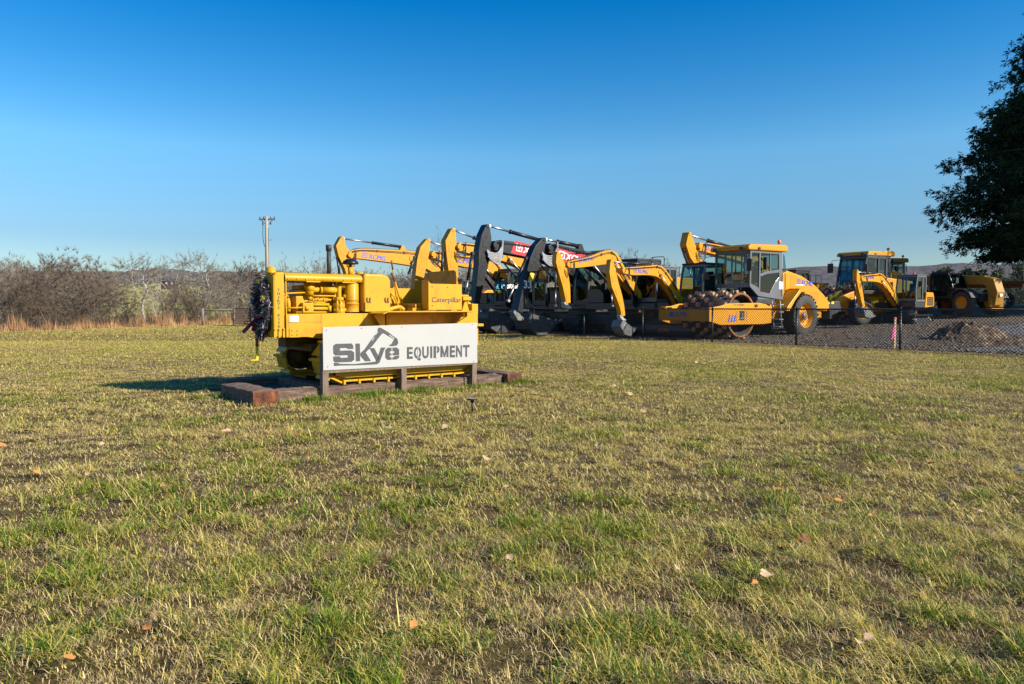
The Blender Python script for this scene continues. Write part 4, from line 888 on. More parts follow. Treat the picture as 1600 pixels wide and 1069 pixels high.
poly(mb, [(497, 196), (520, 166), (524, 172), (503, 202)], .0055); poly(mb, [(530, 140), (552, 114), (556, 120), (534, 148)], .0055); poly(mb, [(668, 142), (716, 176), (712, 182), (664, 150)], .0055)
mb.build('logo_gap', M['board'], sg, recalc=False)
mb = MB(); bl = L_(840, 368); br = L_(1440, 349); tl = L_(840, 260); tr_ = L_(1440, 240)
uv = Vector((br[0] - bl[0], 0, br[1] - bl[1])); uw = uv.length; uv.normalize()
for ch, u0, u1 in zip('EQUIPMENT', (838, 905, 985, 1062, 1094, 1160, 1250, 1310, 1376), (893, 974, 1046, 1080, 1150, 1236, 1300, 1366, 1438)):
    vb = 370 - 21 * (u0 - 838) / 600; p0, p1, p2 = L_(u0, vb), L_(u1, vb - .035 * (u1 - u0)), L_(u0, vb - 109)
    d_ = Vector((p1[0] - p0[0], 0, p1[1] - p0[1])); wl = d_.length; d_.normalize(); hh = p2[1] - p0[1]; q0 = Vector((p0[0], .004, p0[1]))
    if ch != 'M': mb.text(ch, q0, d_, (0, 0, 1), hh, wl, .03)
    else:
        for pl in ([(0, 0), (.24, 0), (.24, 1), (0, 1)], [(.76, 0), (1, 0), (1, 1), (.76, 1)], [(.24, 1), (.24, .55), (.42, 0), (.5, 0), (.5, .28)], [(.76, 1), (.5, .28), (.5, 0), (.58, 0), (.76, .55)]): mb.add([q0 + d_ * (a * wl) + Vector((0, 0, b * hh)) for a, b in pl], [tuple(range(len(pl)))])
mb.build('lettering', M['ink'], sg, recalc=False)
mb = MB()
for u in (942, 1119): 
    a = L_(u, 255); b = L_(u, 372); mb.add([(a[0] + .006, .0056, a[1]), (a[0] - .006, .0056, a[1]), (b[0] - .006, .0056, b[1]), (b[0] + .006, .0056, b[1])], [(0, 1, 2, 3)])
mb.build('stencil_gap', M['board'], sg, recalc=False)
mb = MB()
for px, py in ((510, 516), (565, 513), (628, 511), (738, 507), (512, 573), (740, 565)):
    x, z = sp_(px, py); mb.cyl((x, 0, z), (x, .006, z), .006, 6)
mb.build('screw', M['rust'], sg)
gx, gy = ground_at(449, 592); 
po = thing('wooden_post', 'dark square wooden post standing at the far side of the tractor by its front track', 'post', (gx - .35, gy + 1.5, 0), T.rot); mb = MB(); mb.box(-.045, .045, -.045, .045, -.1, .62); mb.build('body', M['tie'], po, .004)
# ---------------------------------------------------------------- solar spike light
gx, gy = ground_at(738, 648)
so = thing('solar_light', 'small black solar light on a spike in the grass in front of the sign', 'light', (gx, gy, 0), R(25))
mb = MB(); mb.tube([(0, 0, -.05), (0, 0, .13)], .008, 8); mb.cyl((0, 0, .04), (0, 0, .13), .011, 8); mb.build('spike', M['seat'], so)
mb = MB(); mb.lathe((0, 0, .13), [(.01, 0), (.02, .01), (.022, .03), (.06, .034), (.062, .045), (.001, .05)], 'z', 16); mb.build('lamp_head', M['seat'], so)
mb = MB(); mb.box(-.035, .035, -.035, .035, .1805, .183); mb.build('solar_panel', M['glassblue'], so)
# ================================================================ excavators
def pane(mb, pts): mb.add(pts, [tuple(range(len(pts)))])
def cab_unit(root, x1, x0, y0, y1, zb, zt, frame, gl, sl=.12, waist=.42, roof=None, seatz=None, split=True, light=None):
    # x1 = front, x0 = rear; y1 = the near (door) side
    h = zt - zb; zw = zb + h * waist; fr = MB(); p = .045 * h / 1.6
    lo = [(x0, zb), (x1, zb), (x1 + .02, zw), (x0, zw)]
    def prof(z): return x1 + .02 - sl * max(0, (z - zw) / (zt - zw)) ** 1.3
    for y in (y0, y1):
        s = 1 if y == y1 else -1; a, b = y - s * p * 1.6, y
        fr.ribbon([(prof(zw + (zt - zw) * k / 5) - p, zw + (zt - zw) * k / 5, p) for k in range(6)], a, b)
        fr.ribbon([(x1 - p + .0, zb, p), (x1 - p + .02, zw, p)], a, b)
        fr.ribbon([(x0 + p, zb, p * 1.3), (x0 + p, zt, p * 1.3)], a, b)
        fr.ribbon([(x0, zt - p, p), (prof(zt), zt - p, p)], a, b)
        fr.ribbon([(x0, zb + p, p * 1.6), (x1, zb + p, p * 1.6)], a, b)
        if split:
            xm = x0 + (x1 - x0) * .36; fr.ribbon([(xm, zb, p), (xm, zt, p)], a, b)
    for x in (x0, x1 - 2 * p): fr.box(x, x + 2 * p, y0, y1, zb, zb + h * .12)
    fr.box(x0, x0 + 2 * p, y0, y1, zt - 2 * p, zt); fr.box(prof(zt) - 2 * p, prof(zt), y0, y1, zt - 2 * p, zt)
    cab = fr.build('cab', frame, root, .012)
    m_ = MB(); m_.prism([(x0 - .03, zt), (prof(zt) + .04, zt), (prof(zt) + .02, zt + .05 * h), (x0 + .02, zt + .06 * h)], y0 - .02, y1 + .02); m_.build('roof', roof or frame, cab, .03)
    def w(name, pts):
        q = MB(); pane(q, pts); q.build('window', gl, cab, recalc=False)
    e = p * .8
    for y in (y0 + e, y1 - e):
        w('door_window', [(x0 + p, y, zb + h * .1), (x1 - p * .6, y, zb + h * .1), (prof(zw), y, zw), (prof((zw + zt) / 2) - p * .6, y, (zw + zt) / 2), (prof(zt) - p * .6, y, zt - p), (x0 + p, y, zt - p)])
    w('windscreen', [(prof(zw) - p, y0 + e, zw), (prof(zw) - p, y1 - e, zw), (prof(zt) - p, y1 - e, zt - p), (prof(zt) - p, y0 + e, zt - p)])
    w('lower_screen', [(x1 - p, y0 + e, zb + h * .1), (x1 - p, y1 - e, zb + h * .1), (prof(zw) - p, y1 - e, zw - .01), (prof(zw) - p, y0 + e, zw - .01)])
    w('rear_window', [(x0 + p, y0 + e, zw), (x0 + p, y1 - e, zw), (x0 + p, y1 - e, zt - p), (x0 + p, y0 + e, zt - p)])
    m_ = MB(); ym = (y0 + y1) / 2; sw = (y1 - y0) * .28; xs = x0 + (x1 - x0) * .3
    m_.box(xs - .25 * h / 1.6, xs + .2 * h / 1.6, ym - sw, ym + sw, zb + .18 * h, zb + .32 * h); m_.prism([(xs - .28, zb + .3 * h), (xs - .16, zb + .3 * h), (xs - .22, zb + .72 * h), (xs - .34, zb + .72 * h)], ym - sw, ym + sw); m_.prism([(xs - .30, zb + .74 * h), (xs - .22, zb + .74 * h), (xs - .24, zb + .84 * h), (xs - .32, zb + .84 * h)], ym - sw * .5, ym + sw * .5)
    m_.build('seat', M['seat'], cab, .03)
    m_ = MB(); xc = x1 - .25 * (x1 - x0); m_.box(xc - .03, xc + .05, ym - .12, ym + .12, zb + .1, zb + .42 * h)
    for k in (-1, 1): m_.cyl((xs + .15, ym + k * sw * 1.2, zb + .2 * h), (xs + .25, ym + k * sw * 1.2, zb + .48 * h), .03, 6)
    m_.box(x1 - .16, x1 - .1, ym + sw * .6, ym + sw * 1.3, zb + .3 * h, zb + .55 * h)
    m_.build('control_console', M['dkgrey'], cab, .01)
    m_ = MB(); m_.tube(spline([(x1 - .02, y1 + .02, zb + .52 * h), (x1 + .06, y1 + .16, zb + .56 * h), (x1 + .06, y1 + .18, zb + .62 * h)], 3), .012, 6); m_.box(x1 + .02, x1 + .07, y1 + .1, y1 + .27, zb + .58 * h, zb + .78 * h); m_.build('mirror', M['seat'], cab, .01)
    m_ = MB(); m_.tube([(x0 + .33 * (x1 - x0), y1 + .012, zb + .22 * h), (x0 + .33 * (x1 - x0), y1 + .03, zb + .3 * h), (x0 + .33 * (x1 - x0), y1 + .03, zb + .48 * h), (x0 + .33 * (x1 - x0), y1 + .012, zb + .5 * h)], .012, 6); m_.build('door_handle', M['seat'], cab)
    if light:
        m_ = MB(); m_.lathe((x0 + .25, ym, zt + .055 * h), [(.05, 0), (.055, .02), (.05, .09), (.03, .11), (.001, .112)], 'z', 12); m_.build('beacon', light, cab)
    return cab
def bucket_part(root, pts, hw, mat, fr_pts=None, lip=True, teeth=4, tdir=None):
    m_ = MB(); cx = sum(p[0] for p in pts) / len(pts); cz = sum(p[1] for p in pts) / len(pts)
    for y in (-hw, hw - .025): m_.prism(pts, y, y + .025)
    m_.ribbon([(p[0], p[1], .018) for p in pts], -hw + .025, hw - .025)
    o = m_.build('bucket', mat, root, .004, seg=1)
    m_ = MB(); a = Vector((pts[0][0], 0, pts[0][1])); d = (a - Vector((pts[1][0], 0, pts[1][1]))).normalized()
    for k in range(teeth):
        y = -hw + .06 + (2 * hw - .12) * k / (teeth - 1)
        m_.prism([(a.x - d.x * .1 - d.z * .035, a.z - d.z * .1 + d.x * .035), (a.x + d.x * .14, a.z + d.z * .14), (a.x - d.x * .1 + d.z * .035, a.z - d.z * .1 - d.x * .035)], y - .04, y + .04)
    m_.build('tooth', M['steel'], o)
    return o
def cylinder(root, name, p0, p1, r, frac, y=0.0, barrel=None, flip=False):
    a, b = Vector((p0[0], y, p0[1])), Vector((p1[0], y, p1[1])); c = a.lerp(b, frac)
    m_ = MB(); m_.cyl(a, c, r, 12); m_.cyl(c - (b - a).normalized() * r * .8, c, r * 1.2, 12); m_.cyl((a.x, y - r * 1.1, a.z), (a.x, y + r * 1.1, a.z), r * 1.1, 10)
    o = m_.build(name, barrel or M['black'], root)
    m_ = MB(); m_.cyl(c, b, r * .55, 10); m_.cyl((b.x, y - r, b.z), (b.x, y + r, b.z), r * .9, 10); m_.build('rod', M['chrome'], o)
    return o
def decal(root, parent, org, ang, h, txt_mat, panel=None, logo=True, w=None, y=0.0, shear=.18, parent_off=.0):
    # reads left to right in the picture, i.e. along local -x, tilted by ang (radians, rising)
    u = Vector((-math.cos(ang), 0, math.sin(ang))); v = Vector((math.sin(ang), 0, math.cos(ang))); o = Vector((org[0], y, org[1]))
    if panel:
        m_ = MB(); L = h * 5.6; q = [o - u * h * .9 - v * h * .5 + Vector((0, .003, 0)), o + u * L - v * h * .5 + Vector((0, .003, 0)), o + u * L + v * h * 1.5 + Vector((0, .003, 0)), o - u * h * .4 + v * h * 1.5 + Vector((0, .003, 0))]
        m_.add(q, [(0, 1, 2, 3)]); m_.build('decal_panel', panel, parent, recalc=False)
    m_ = MB(); s = h * 1.2
    if logo:
        e = Vector((0, .006, 0)); b = o + e
        m_.add([b, b + u * s, b + u * s + v * s * .95, b + v * s * .95, b + u * s * .14 + v * s * .14, b + u * s * .86 + v * s * .14, b + u * s * .86 + v * s * .81, b + v * s * .81 + u * s * .14], [(0, 1, 5, 4), (1, 2, 6, 5), (2, 3, 7, 6), (3, 0, 4, 7)])
        m_.add([b + u * s * .5 + v * s * .2, b + u * s * .8 + v * s * .75, b + u * s * .5 + v * s * .55, b + u * s * .2 + v * s * .75], [(0, 1, 2, 3)])
    m_.bold('XCMG', o + u * s * 1.2 + Vector((0, .006, 0)), u, v, h, None, shear, .05)
    m_.build('lettering', txt_mat, parent, recalc=False)
def hose_set(root, tip, dx, dz, y, n, mat, seed=0, sag=.35, r=.016):
    rg = random.Random(seed); m_ = MB()
    for i in range(n):
        f_ = i / max(1, n - 1); j = lambda q: rg.uniform(-q, q) * sag
        a = Vector((tip[0] - .25 * sag + j(.06), y + .06 + .05 * f_, tip[1] + sag * (.15 + .35 * f_))); b = Vector((tip[0] + dx + j(.08), y + .02 + .03 * f_, tip[1] + dz - sag * (.1 + .5 * f_)))
        c = Vector((tip[0] + dx * .35 - sag * (.1 + .3 * f_) * .5, y + .12 + .05 * f_, min(a.z, b.z) - sag * (.25 + .35 * f_)))
        m_.tube([tuple(p) for p in spline([tuple(a), tuple(a.lerp(c, .55) + Vector((-.12 * sag, .03, .05 * sag))), tuple(c), tuple(b.lerp(c, .5) + Vector((.1 * sag, 0, -.12 * sag))), tuple(b)], 5)], r, 6)
    return m_.build('hose', mat, root)
def excavator(label, group, fr, boom, stick, k, arm, body, s=1.0, mini=False, glassm=None, hosem=None, frame=None, dec=None, bucket=None, bcyl=None, scyl=None, cab=True, blade=False, beacon=None, coupler=None, roof=None, text_mat=None, panel=None, dx=0.0, grp_name='excavator', deck_mat=None, roofguard=False):
    root = thing(grp_name, label, 'excavator', (fr.o[0], fr.o[1], fr.z), fr.rot, group)
    bp = [(*fr.pix(px, py), hw) for px, py, hw in boom]; st = [(*fr.pix(px, py), hw) for px, py, hw in stick]
    hb = .27 * k; hs = .2 * k
    m_ = MB(); m_.ribbon(bp, -hb, hb, sub=3); 
    for q, rr in ((0, .9), (len(bp) - 1, 1.1), (len(bp) // 2, .6)): m_.cyl((bp[q][0], -hb * 1.15, bp[q][1]), (bp[q][0], hb * 1.15, bp[q][1]), bp[q][2] * rr * .7, 14)
    bo = m_.build('boom', arm, root, .02 * k)
    m_ = MB(); m_.ribbon(st, -hs, hs)
    m_.cyl((st[0][0], -hs * 1.1, st[0][1]), (st[0][0], hs * 1.1, st[0][1]), st[0][2] * .8, 14); m_.cyl((bp[0][0], -hb * 1.3, bp[0][1]), (bp[0][0], hb * 1.3, bp[0][1]), .13 * k, 14)
    so = m_.build('stick', arm, root, .02 * k)
    # weld seams and pipes along the boom
    m_ = MB(); pp = spline(bp, 3)
    for o_ in (.55, .72): m_.tube([(p[0], hb + .02, p[1] + p[2] * o_) for p in pp[1:-3]], .018 * k, 6)
    for p in pp[2:-3:3]: m_.box(p[0] - .05 * k, p[0] + .05 * k, hb, hb + .035, p[1] + p[2] * .45, p[1] + p[2] * .85)
    for o_ in (-.08, .08): m_.tube([(p[0], o_, p[1] + p[2] + .03) for p in pp[2:-2]], .02 * k, 6)
    m_.build('hydraulic_pipe', arm if arm == M['black'] else M['hose'], bo)
    # cylinders: dipper on top of the boom, bucket along the front of the stick, two lifting the boom
    if scyl: a, b, f_ = fr.pix(*scyl[0]), fr.pix(*scyl[1]), scyl[2]
    else: a, b, f_ = (bp[len(bp) // 2][0], bp[len(bp) // 2][1] + bp[len(bp) // 2][2] + .12 * k), st[0], .55
    cylinder(root, 'dipper_cylinder', a, b, .085 * k, f_)
    m_ = MB(); m_.prism([(a[0] - .22 * k, a[1] - .2 * k), (a[0] + .2 * k, a[1] - .2 * k), (a[0] + .07 * k, a[1] + .1 * k), (a[0] - .07 * k, a[1] + .1 * k)], -.12 * k, .12 * k); m_.build('cylinder_bracket', arm, bo, .01)
    if bcyl: a, b, f_ = fr.pix(*bcyl[0]), fr.pix(*bcyl[1]), bcyl[2]
    else: a, b, f_ = (st[1][0] + st[1][2] * 1.05, st[1][1]), (st[-1][0] + .3 * k, st[-1][1] + .1), .62
    cylinder(root, 'bucket_cylinder', a, b, .07 * k, f_, barrel=None if arm == M['black'] else M['dkgrey'])
    ft = bp[-1]; mid = bp[len(bp) // 2]
    for y in (-hb - .1 * k, hb + .1 * k): cylinder(root, 'boom_cylinder', (ft[0] + (.55 if not mini else .3) * k, ft[1] - .35 * k), (mid[0], mid[1] - mid[2] * .5), .08 * k, .55, y)
    hose_set(root, (bp[0][0] - .25 * k, bp[0][1]), (.66 if hosem else .42) * k, -.15 * k, hs + .06, 8 if arm == M['black'] else 5, hosem or M['hose'], int(ft[0] * 100) % 97, (.55 if hosem else .42) * k, (.026 if hosem else .018) * k)
    if dec:
        x, z = fr.pix(dec[0], dec[1], hb); decal(root, bo, (x, z), R(dec[2]), dec[3], text_mat or M['blue'], panel, y=hb, w=None)
    # bosses, cover plates and grease fittings on the stick
    m_ = MB()
    for q in st[1:-1]: m_.cyl((q[0], -hs * 1.06, q[1]), (q[0], hs * 1.06, q[1]), .07 * k, 12)
    for q, q2 in zip(st[1:-1], st[2:]):
        c_ = ((q[0] + q2[0]) / 2, (q[1] + q2[1]) / 2); w_ = (q[2] + q2[2]) / 2; m_.ribbon([(q[0] * .75 + q2[0] * .25, q[1] * .75 + q2[1] * .25, w_ * .55), (q[0] * .25 + q2[0] * .75, q[1] * .25 + q2[1] * .75, w_ * .5)], hs, hs + .012)
    m_.build('cover_plate', arm, so, .006)
    # linkage and quick coupler at the end of the stick
    e = st[-1]; g = MB()
    g.prism([(e[0] + .28 * k, e[1] + .1 * k), (e[0] + .34 * k, e[1]), (e[0] + .1 * k, e[1] - .34 * k), (e[0] - .26 * k, e[1] - .36 * k), (e[0] - .3 * k, e[1] - .24 * k), (e[0] - .1 * k, e[1] - .16 * k), (e[0], e[1] - .05 * k), (e[0] + .1 * k, e[1] + .0 * k)], -.17 * k, .17 * k)
    for q in ((.15, -.2), (-.2, -.3)): g.cyl((e[0] + q[0] * k, -.22 * k, e[1] + q[1] * k), (e[0] + q[0] * k, .22 * k, e[1] + q[1] * k), .07 * k, 12)
    g.build('quick_coupler', coupler or M['steel'], so, .01)
    if bucket: bucket_part(root, [fr.pix(*p) for p in bucket[0]], bucket[1], bucket[2])
    if not cab: return root
    # upper structure
    ax = ft[0] + dx; z0 = .98 * s if not mini else .92 * s
    if mini:
        rear, front, hw, zd = ax - 2.1 * s, ax + .1 * s, .98 * s, 1.45 * s
        prof = [(ax - 1.0 * s, z0), (ax - 1.15 * s, zd + .25 * s), (rear + .12 * s, zd + .25 * s), (rear, zd), (rear, z0 + .06)]
    else:
        rear, front, hw, zd = ax - 4.0 * s, ax + .25 * s, 1.35 * s, 2.05 * s
        prof = [(ax - 1.42 * s, z0), (ax - 1.45 * s, zd), (ax - 2.0 * s, zd + .28 * s), (rear + .5 * s, zd + .28 * s), (rear + .5 * s, z0)]
    bm_ = MB(); bm_.prism(prof, -hw, hw)
    bd = bm_.build('upper_body', deck_mat or body, root, .05 * s, seg=3)
    e_ = MB(); e_.box(ax - 1.40 * s if not mini else ax - .98 * s, front, -hw * .98, hw * .98, z0 + .01, z0 + .28 * s)
    if not mini: e_.box(ax - 1.40 * s, front - .1, -hw * .98, -.42 * s, z0 + .281 * s, z0 + .85 * s)
    e_.build('deck', M['dkgrey'], root, .03)  # dark grey puts the shadow low between the machines into the deck colour
    c_ = MB(); rp_ = [(rear + .52 * s if not mini else rear + .3 * s, -hw), (rear + .15 * s, -hw * .92), (rear, -hw * .5), (rear - .05 * s, 0), (rear, hw * .5), (rear + .15 * s, hw * .92), (rear + .52 * s if not mini else rear + .3 * s, hw)]
    if not mini: c_.prism(rp_, z0 + .05, zd + .1 * s, 'z'); c_.build('counterweight', M['dkgrey'] if arm == M['black'] else body, root, .06)
    m_ = MB()
    gx0, gx1 = (rear + .6 * s, ax - 1.7 * s) if not mini else (rear + .15 * s, ax - 1.2 * s)
    for i in range(5):
        zz = z0 + (.2 + .15 * i) * s * (1 if not mini else .6); m_.box(gx0, gx1, hw + .001, hw + .012, zz, zz + .07 * s)
    m_.build('louvre', M['dkgrey'], bd)
    m_ = MB()
    if not mini:
        for i in range(12): m_.tube([(ax - 1.5 * s - i * .15, hw * .95, zd + .28 * s), (ax - 1.5 * s - i * .15, hw * .95, zd + .7 * s)], .015, 5) if i % 4 == 0 else None
        m_.tube([(ax - 1.5 * s, hw * .95, zd + .7 * s), (ax - 2.7 * s, hw * .95, zd + .7 * s)], .015, 5)
        m_.build('handrail', M['dkgrey'], bd); m_ = MB(); m_.cyl((rear + 1.2 * s, -.5, zd + .2), (rear + 1.2 * s, -.5, zd + .7), .06, 10); m_.build('exhaust_pipe', M['dkgrey'], bd)
    cg = glassm or M['glassdark']
    if mini: cu = cab_unit(root, ax - .02, ax - 1.22 * s, -.05 * s, .93 * s, z0 + .32 * s, 2.5 * s, frame or M['grey'], cg, .16 * s, .40, roof, light=beacon)
    else: cu = cab_unit(root, ax + .35 * s, ax - 1.35 * s, .38 * s, 1.33 * s, z0 + .2 * s, 2.92 * s, frame or M['dkgrey'], cg, .3 * s, .45, roof, light=beacon)
    if roofguard:
        m_ = MB(); zz = 2.5 * s + .08
        m_.tube(spline([(ax - .9, .1, zz), (ax - .9, .1, zz + .35), (ax - .85, .15, zz + .42), (ax - .85, .7, zz + .42), (ax - .9, .75, zz + .35), (ax - .9, .75, zz)], 3), .018, 6); m_.build('light_frame', M['seat'], cu)
    # undercarriage
    if mini:
        for y0, y1 in ((.62 * s, 1.0 * s), (-1.0 * s, -.62 * s)): add_track(root, ax - .0 * s, ax - 1.75 * s, 0, .30 * s, y0, y1, 34, M['rubber'], M['dkgrey'], .03, .025, rubber=True, roller_mat=M['steel'])
        u_ = MB(); u_.box(ax - 1.5 * s, ax - .3 * s, -.62 * s, .62 * s, .2 * s, .6 * s); u_.cyl((ax - .95 * s, 0, .5 * s), (ax - .95 * s, 0, z0 + .02), .45 * s, 20); u_.build('undercarriage', M['dkgrey'], root, .02)
        if blade:
            b_ = MB(); b_.ribbon([(ax + .62 * s, .06, .02), (ax + .70 * s, .2, .025), (ax + .70 * s, .35, .025), (ax + .64 * s, .48, .02)], -.98 * s, .98 * s, sub=2); b_.box(ax - .2 * s, ax + .66 * s, .35 * s, .47 * s, .2, .32); b_.box(ax - .2 * s, ax + .66 * s, -.47 * s, -.35 * s, .2, .32)
            bl = b_.build('dozer_blade', M['dkgrey'], root, .006)
            b_ = MB(); b_.bold('XCMG', (ax + .729 * s, -.45, .22), (0, 1, 0), (0, 0, 1), .13, None, .15, .04); b_.build('lettering', M['lens'], bl, recalc=False)
    else:
        for y0, y1 in ((.85 * s, 1.4 * s), (-1.4 * s, -.85 * s)): add_track(root, ax + 1.0 * s, ax - 2.3 * s, 0, .44 * s, y0, y1, 46, M['steel'] if arm != M['black'] else M['rubber'], M['dkgrey'], .035, .03, roller_mat=M['steel'])
        u_ = MB(); u_.box(ax - 1.9 * s, ax + .6 * s, -.85 * s, .85 * s, .4 * s, .8 * s); u_.cyl((ax - .6 * s, 0, .7 * s), (ax - .6 * s, 0, z0 + .02), .62 * s, 24); u_.build('undercarriage', M['dkgrey'], root, .02)
    return root
TH = 39.5
G1 = 'row of excavators parked along the chain link fence'
AM, BK = M['amber'], M['black']
excavator('amber excavator with its boom reaching above the old tractor engine', G1, Frame(-9.6, 43.6, TH),
    [(543, 399, .2), (560, 397, .3), (600, 400, .38), (640, 404, .46), (664, 409, .46), (686, 426, .36), (705, 452, .22)], [(533, 372, .12), (530, 384, .3), (536, 398, .4), (543, 418, .3), (549, 445, .22), (553, 475, .16)], 1.0, AM, AM,
    dec=(566, 402.5, -5, .27), scyl=((628, 386), (536, 373), .52), bcyl=((527, 404), (533, 445), .6), glassm=M['glassblue'])
excavator('amber excavator whose short stick rises just behind the seat of the old tractor', G1, Frame(-5.1, 38.2, TH),
    [(672, 398, .18), (690, 402, .25), (722, 409, .3), (750, 411, .36), (766, 416, .4), (780, 432, .33), (792, 448, .22)], [(667, 376, .12), (661, 390, .3), (657, 408, .32), (654, 425, .28), (650, 450, .22), (646, 478, .16)], .95, AM, AM,
    dec=(697, 408, -4, .30), scyl=((735, 398), (669, 377), .5), bcyl=((648, 402), (632, 445), .6), dx=.9, s=1.1, glassm=M['glassblue'])
excavator('tallest amber excavator, its boom passing behind the black sticks', G1, Frame(-3.0, 35.7, TH),
    [(712, 386, .2), (730, 389, .25), (760, 394, .3), (790, 400, .36), (815, 409, .4), (835, 430, .35), (852, 455, .25)], [(705, 360, .12), (701, 378, .32), (703, 400, .33), (705, 425, .28), (706, 460, .22), (706, 495, .15)], 1.0, AM, AM,
    dec=(748, 396, -6, .27), scyl=((762, 380), (708, 359), .42), bcyl=((692, 396), (689, 445), .6), dx=.9, s=1.1, glassm=M['glass'])
bkt = lambda x, y, w=1.0: [(x + 45 * w, y - 20), (x + 22 * w, y + 2), (x + 6, y + 4), (x - 4, y - 8), (x - 6, y - 26), (x + 4, y - 38)]
excavator('black armed excavator with the highest black stick and a red panel on its boom', G1, Frame(-.8, 33.1, TH),
    [(767, 384, .2), (785, 387, .27), (815, 392, .3), (845, 399, .3), (880, 416, .32), (903, 440, .28), (915, 458, .22)], [(758, 354, .11), (756, 370, .28), (753, 393, .33), (751, 416, .27), (746, 445, .19), (741, 474, .14)], 1.0, BK, AM,
    dec=(806, 392, -8, .30), text_mat=M['white'], panel=M['red'], hosem=M['greyhose'], scyl=((846, 376), (764, 353), .62), bcyl=((738, 396), (727, 462), .62), bucket=([(800, 500), (780, 519), (768, 521), (756, 513), (751, 497), (754, 482)], .55, M['bucket']), dx=.9, s=1.1, glassm=M['glass'])
excavator('black armed excavator with a yellow sticker on its slanting stick', G1, Frame(1.04, 30.3, TH),
    [(852, 388, .2), (870, 394, .27), (890, 400, .3), (915, 406, .3), (950, 424, .3), (970, 448, .24), (980, 462, .2)], [(846, 375, .11), (839, 390, .27), (832, 409, .31), (823, 437, .24), (814, 466, .17), (808, 488, .13)], .95, BK, AM,
    dec=(873, 403, -8, .27), text_mat=M['white'], panel=M['red'], hosem=M['greyhose'], scyl=((905, 385), (852, 374), .66), bcyl=((822, 404), (794, 470), .62), bucket=([(862, 502), (840, 523), (828, 523), (818, 514), (815, 500), (818, 490)], .5, M['bucket']), dx=.9, s=1.1, glassm=M['glass'])
f = Frame(1.04, 30.3, TH); x, z = f.pix(829, 419, .2)
G2 = 'mini excavators parked behind the fence'
e1 = excavator('amber mini excavator with the larger of the two hooped booms behind the fence', G2, Frame(2.1, 29.4, TH),
    [(883, 414, .1), (893, 413, .16), (918, 409, .2), (942, 403, .28), (955, 405, .3), (966, 424, .28), (980, 442, .24), (995, 462, .16)], [(869, 396, .09), (871, 408, .2), (877, 425, .25), (882, 448, .2), (885, 474, .12)], .62, AM, AM, s=1.15, mini=True,
    dec=(905, 411, 10, .15), scyl=((944, 393), (871, 397), .62), bcyl=((868, 420), (868, 478), .6), blade=True, coupler=flat('silver_coupler', (.55, .55, .53), .4, .5), glassm=M['glassdark'], frame=M['grey'], beacon=M['redlens'], roofguard=True)
e2 = excavator('smaller amber mini excavator with its arm bent down beside the roller', G2, Frame(4.1, 27.5, TH),
    [(969, 423, .1), (985, 424, .15), (1010, 423, .18), (1027, 425, .24), (1040, 439, .22), (1052, 458, .2), (1063, 478, .15)], [(953, 408, .08), (954, 424, .17), (958, 445, .2), (965, 465, .16), (969, 480, .12), (971, 494, .1)], .52, AM, AM, s=1.15, mini=True,
    dec=(990, 425.5, -3, .14), scyl=((1018, 414), (956, 409), .62), bcyl=((953, 434), (957, 478), .6), blade=True, coupler=M['greyhose'], bucket=([(985, 515), (978, 525), (968, 522), (962, 510), (966, 500)], .25, M['steel']), glassm=M['glass'], frame=M['grey'], roof=M['black'])
e4 = excavator('amber excavator raised behind the roller cab', G1, Frame(13, 40, TH),
    [(1086, 386, .2), (1110, 390, .26), (1140, 397, .3), (1165, 402, .4), (1184, 413, .4), (1200, 436, .3), (1210, 452, .22)], [(1073, 366, .12), (1073, 380, .32), (1079, 396, .36), (1090, 416, .26), (1098, 440, .22), (1104, 470, .15)], 1.0, AM, AM,
    dec=(1101, 389, -9, .27), scyl=((1140, 386), (1076, 367), .55), bcyl=((1068, 390), (1082, 440), .6))
f3 = Frame(15.2, 32.0, TH)
e3 = excavator('small amber excavator with a light grey cab standing beside the telehandler', G2, f3,
    [(1342, 436, .09), (1350, 435, .14), (1362, 434.5, .16), (1373, 435.5, .22), (1382, 445, .2), (1392, 460, .17), (1400, 475, .13)], [(1337, 424, .08), (1338, 436, .16), (1341, 450, .16), (1345, 471, .11), (1347, 480, .09)], .46, AM, AM, s=.92, mini=True,
    dec=(1356, 435.5, 0, .1), scyl=((1371, 428), (1338, 425), .55), bcyl=((1335, 440), (1337, 476), .6), bucket=([(1360, 494), (1352, 497), (1344, 495), (1342, 485), (1347, 480)], .22, M['steel']), glassm=M['glass'], frame=M['grey'], beacon=M['redlens'], coupler=M['greyhose'])
# details on the second black stick: sticker and number
for o in [q for q in bpy.data.objects if q.get('label', '').startswith('black armed excavator with a yellow')]:
    st_ = [c for c in o.children if c.name.startswith('stick')][0]
    fr = Frame(1.04, 30.3, TH)
    mb = MB(); a = [fr.pix(px, py, .195) for px, py in ((827, 430), (832, 427), (836, 437), (830, 440))]
    b = [fr.pix(px, py, .195) for px, py in ((826, 436), (829, 425), (836, 428), (832, 440))]
    mb.add([(x, .208, z) for x, z in [fr.pix(*p, .195) for p in ((825, 437), (829, 425), (835, 428), (831, 440))]], [(0, 1, 2, 3)]); mb.build('sticker', M['decalyellow'], st_, recalc=False)
    mb = MB(); q = fr.pix(818, 450, .195); mb.text('33', (q[0], .208, q[1]), (-1, 0, 0), (0, 0, 1), .3, .42, .03); mb.build('lettering', M['white'], st_, recalc=False)
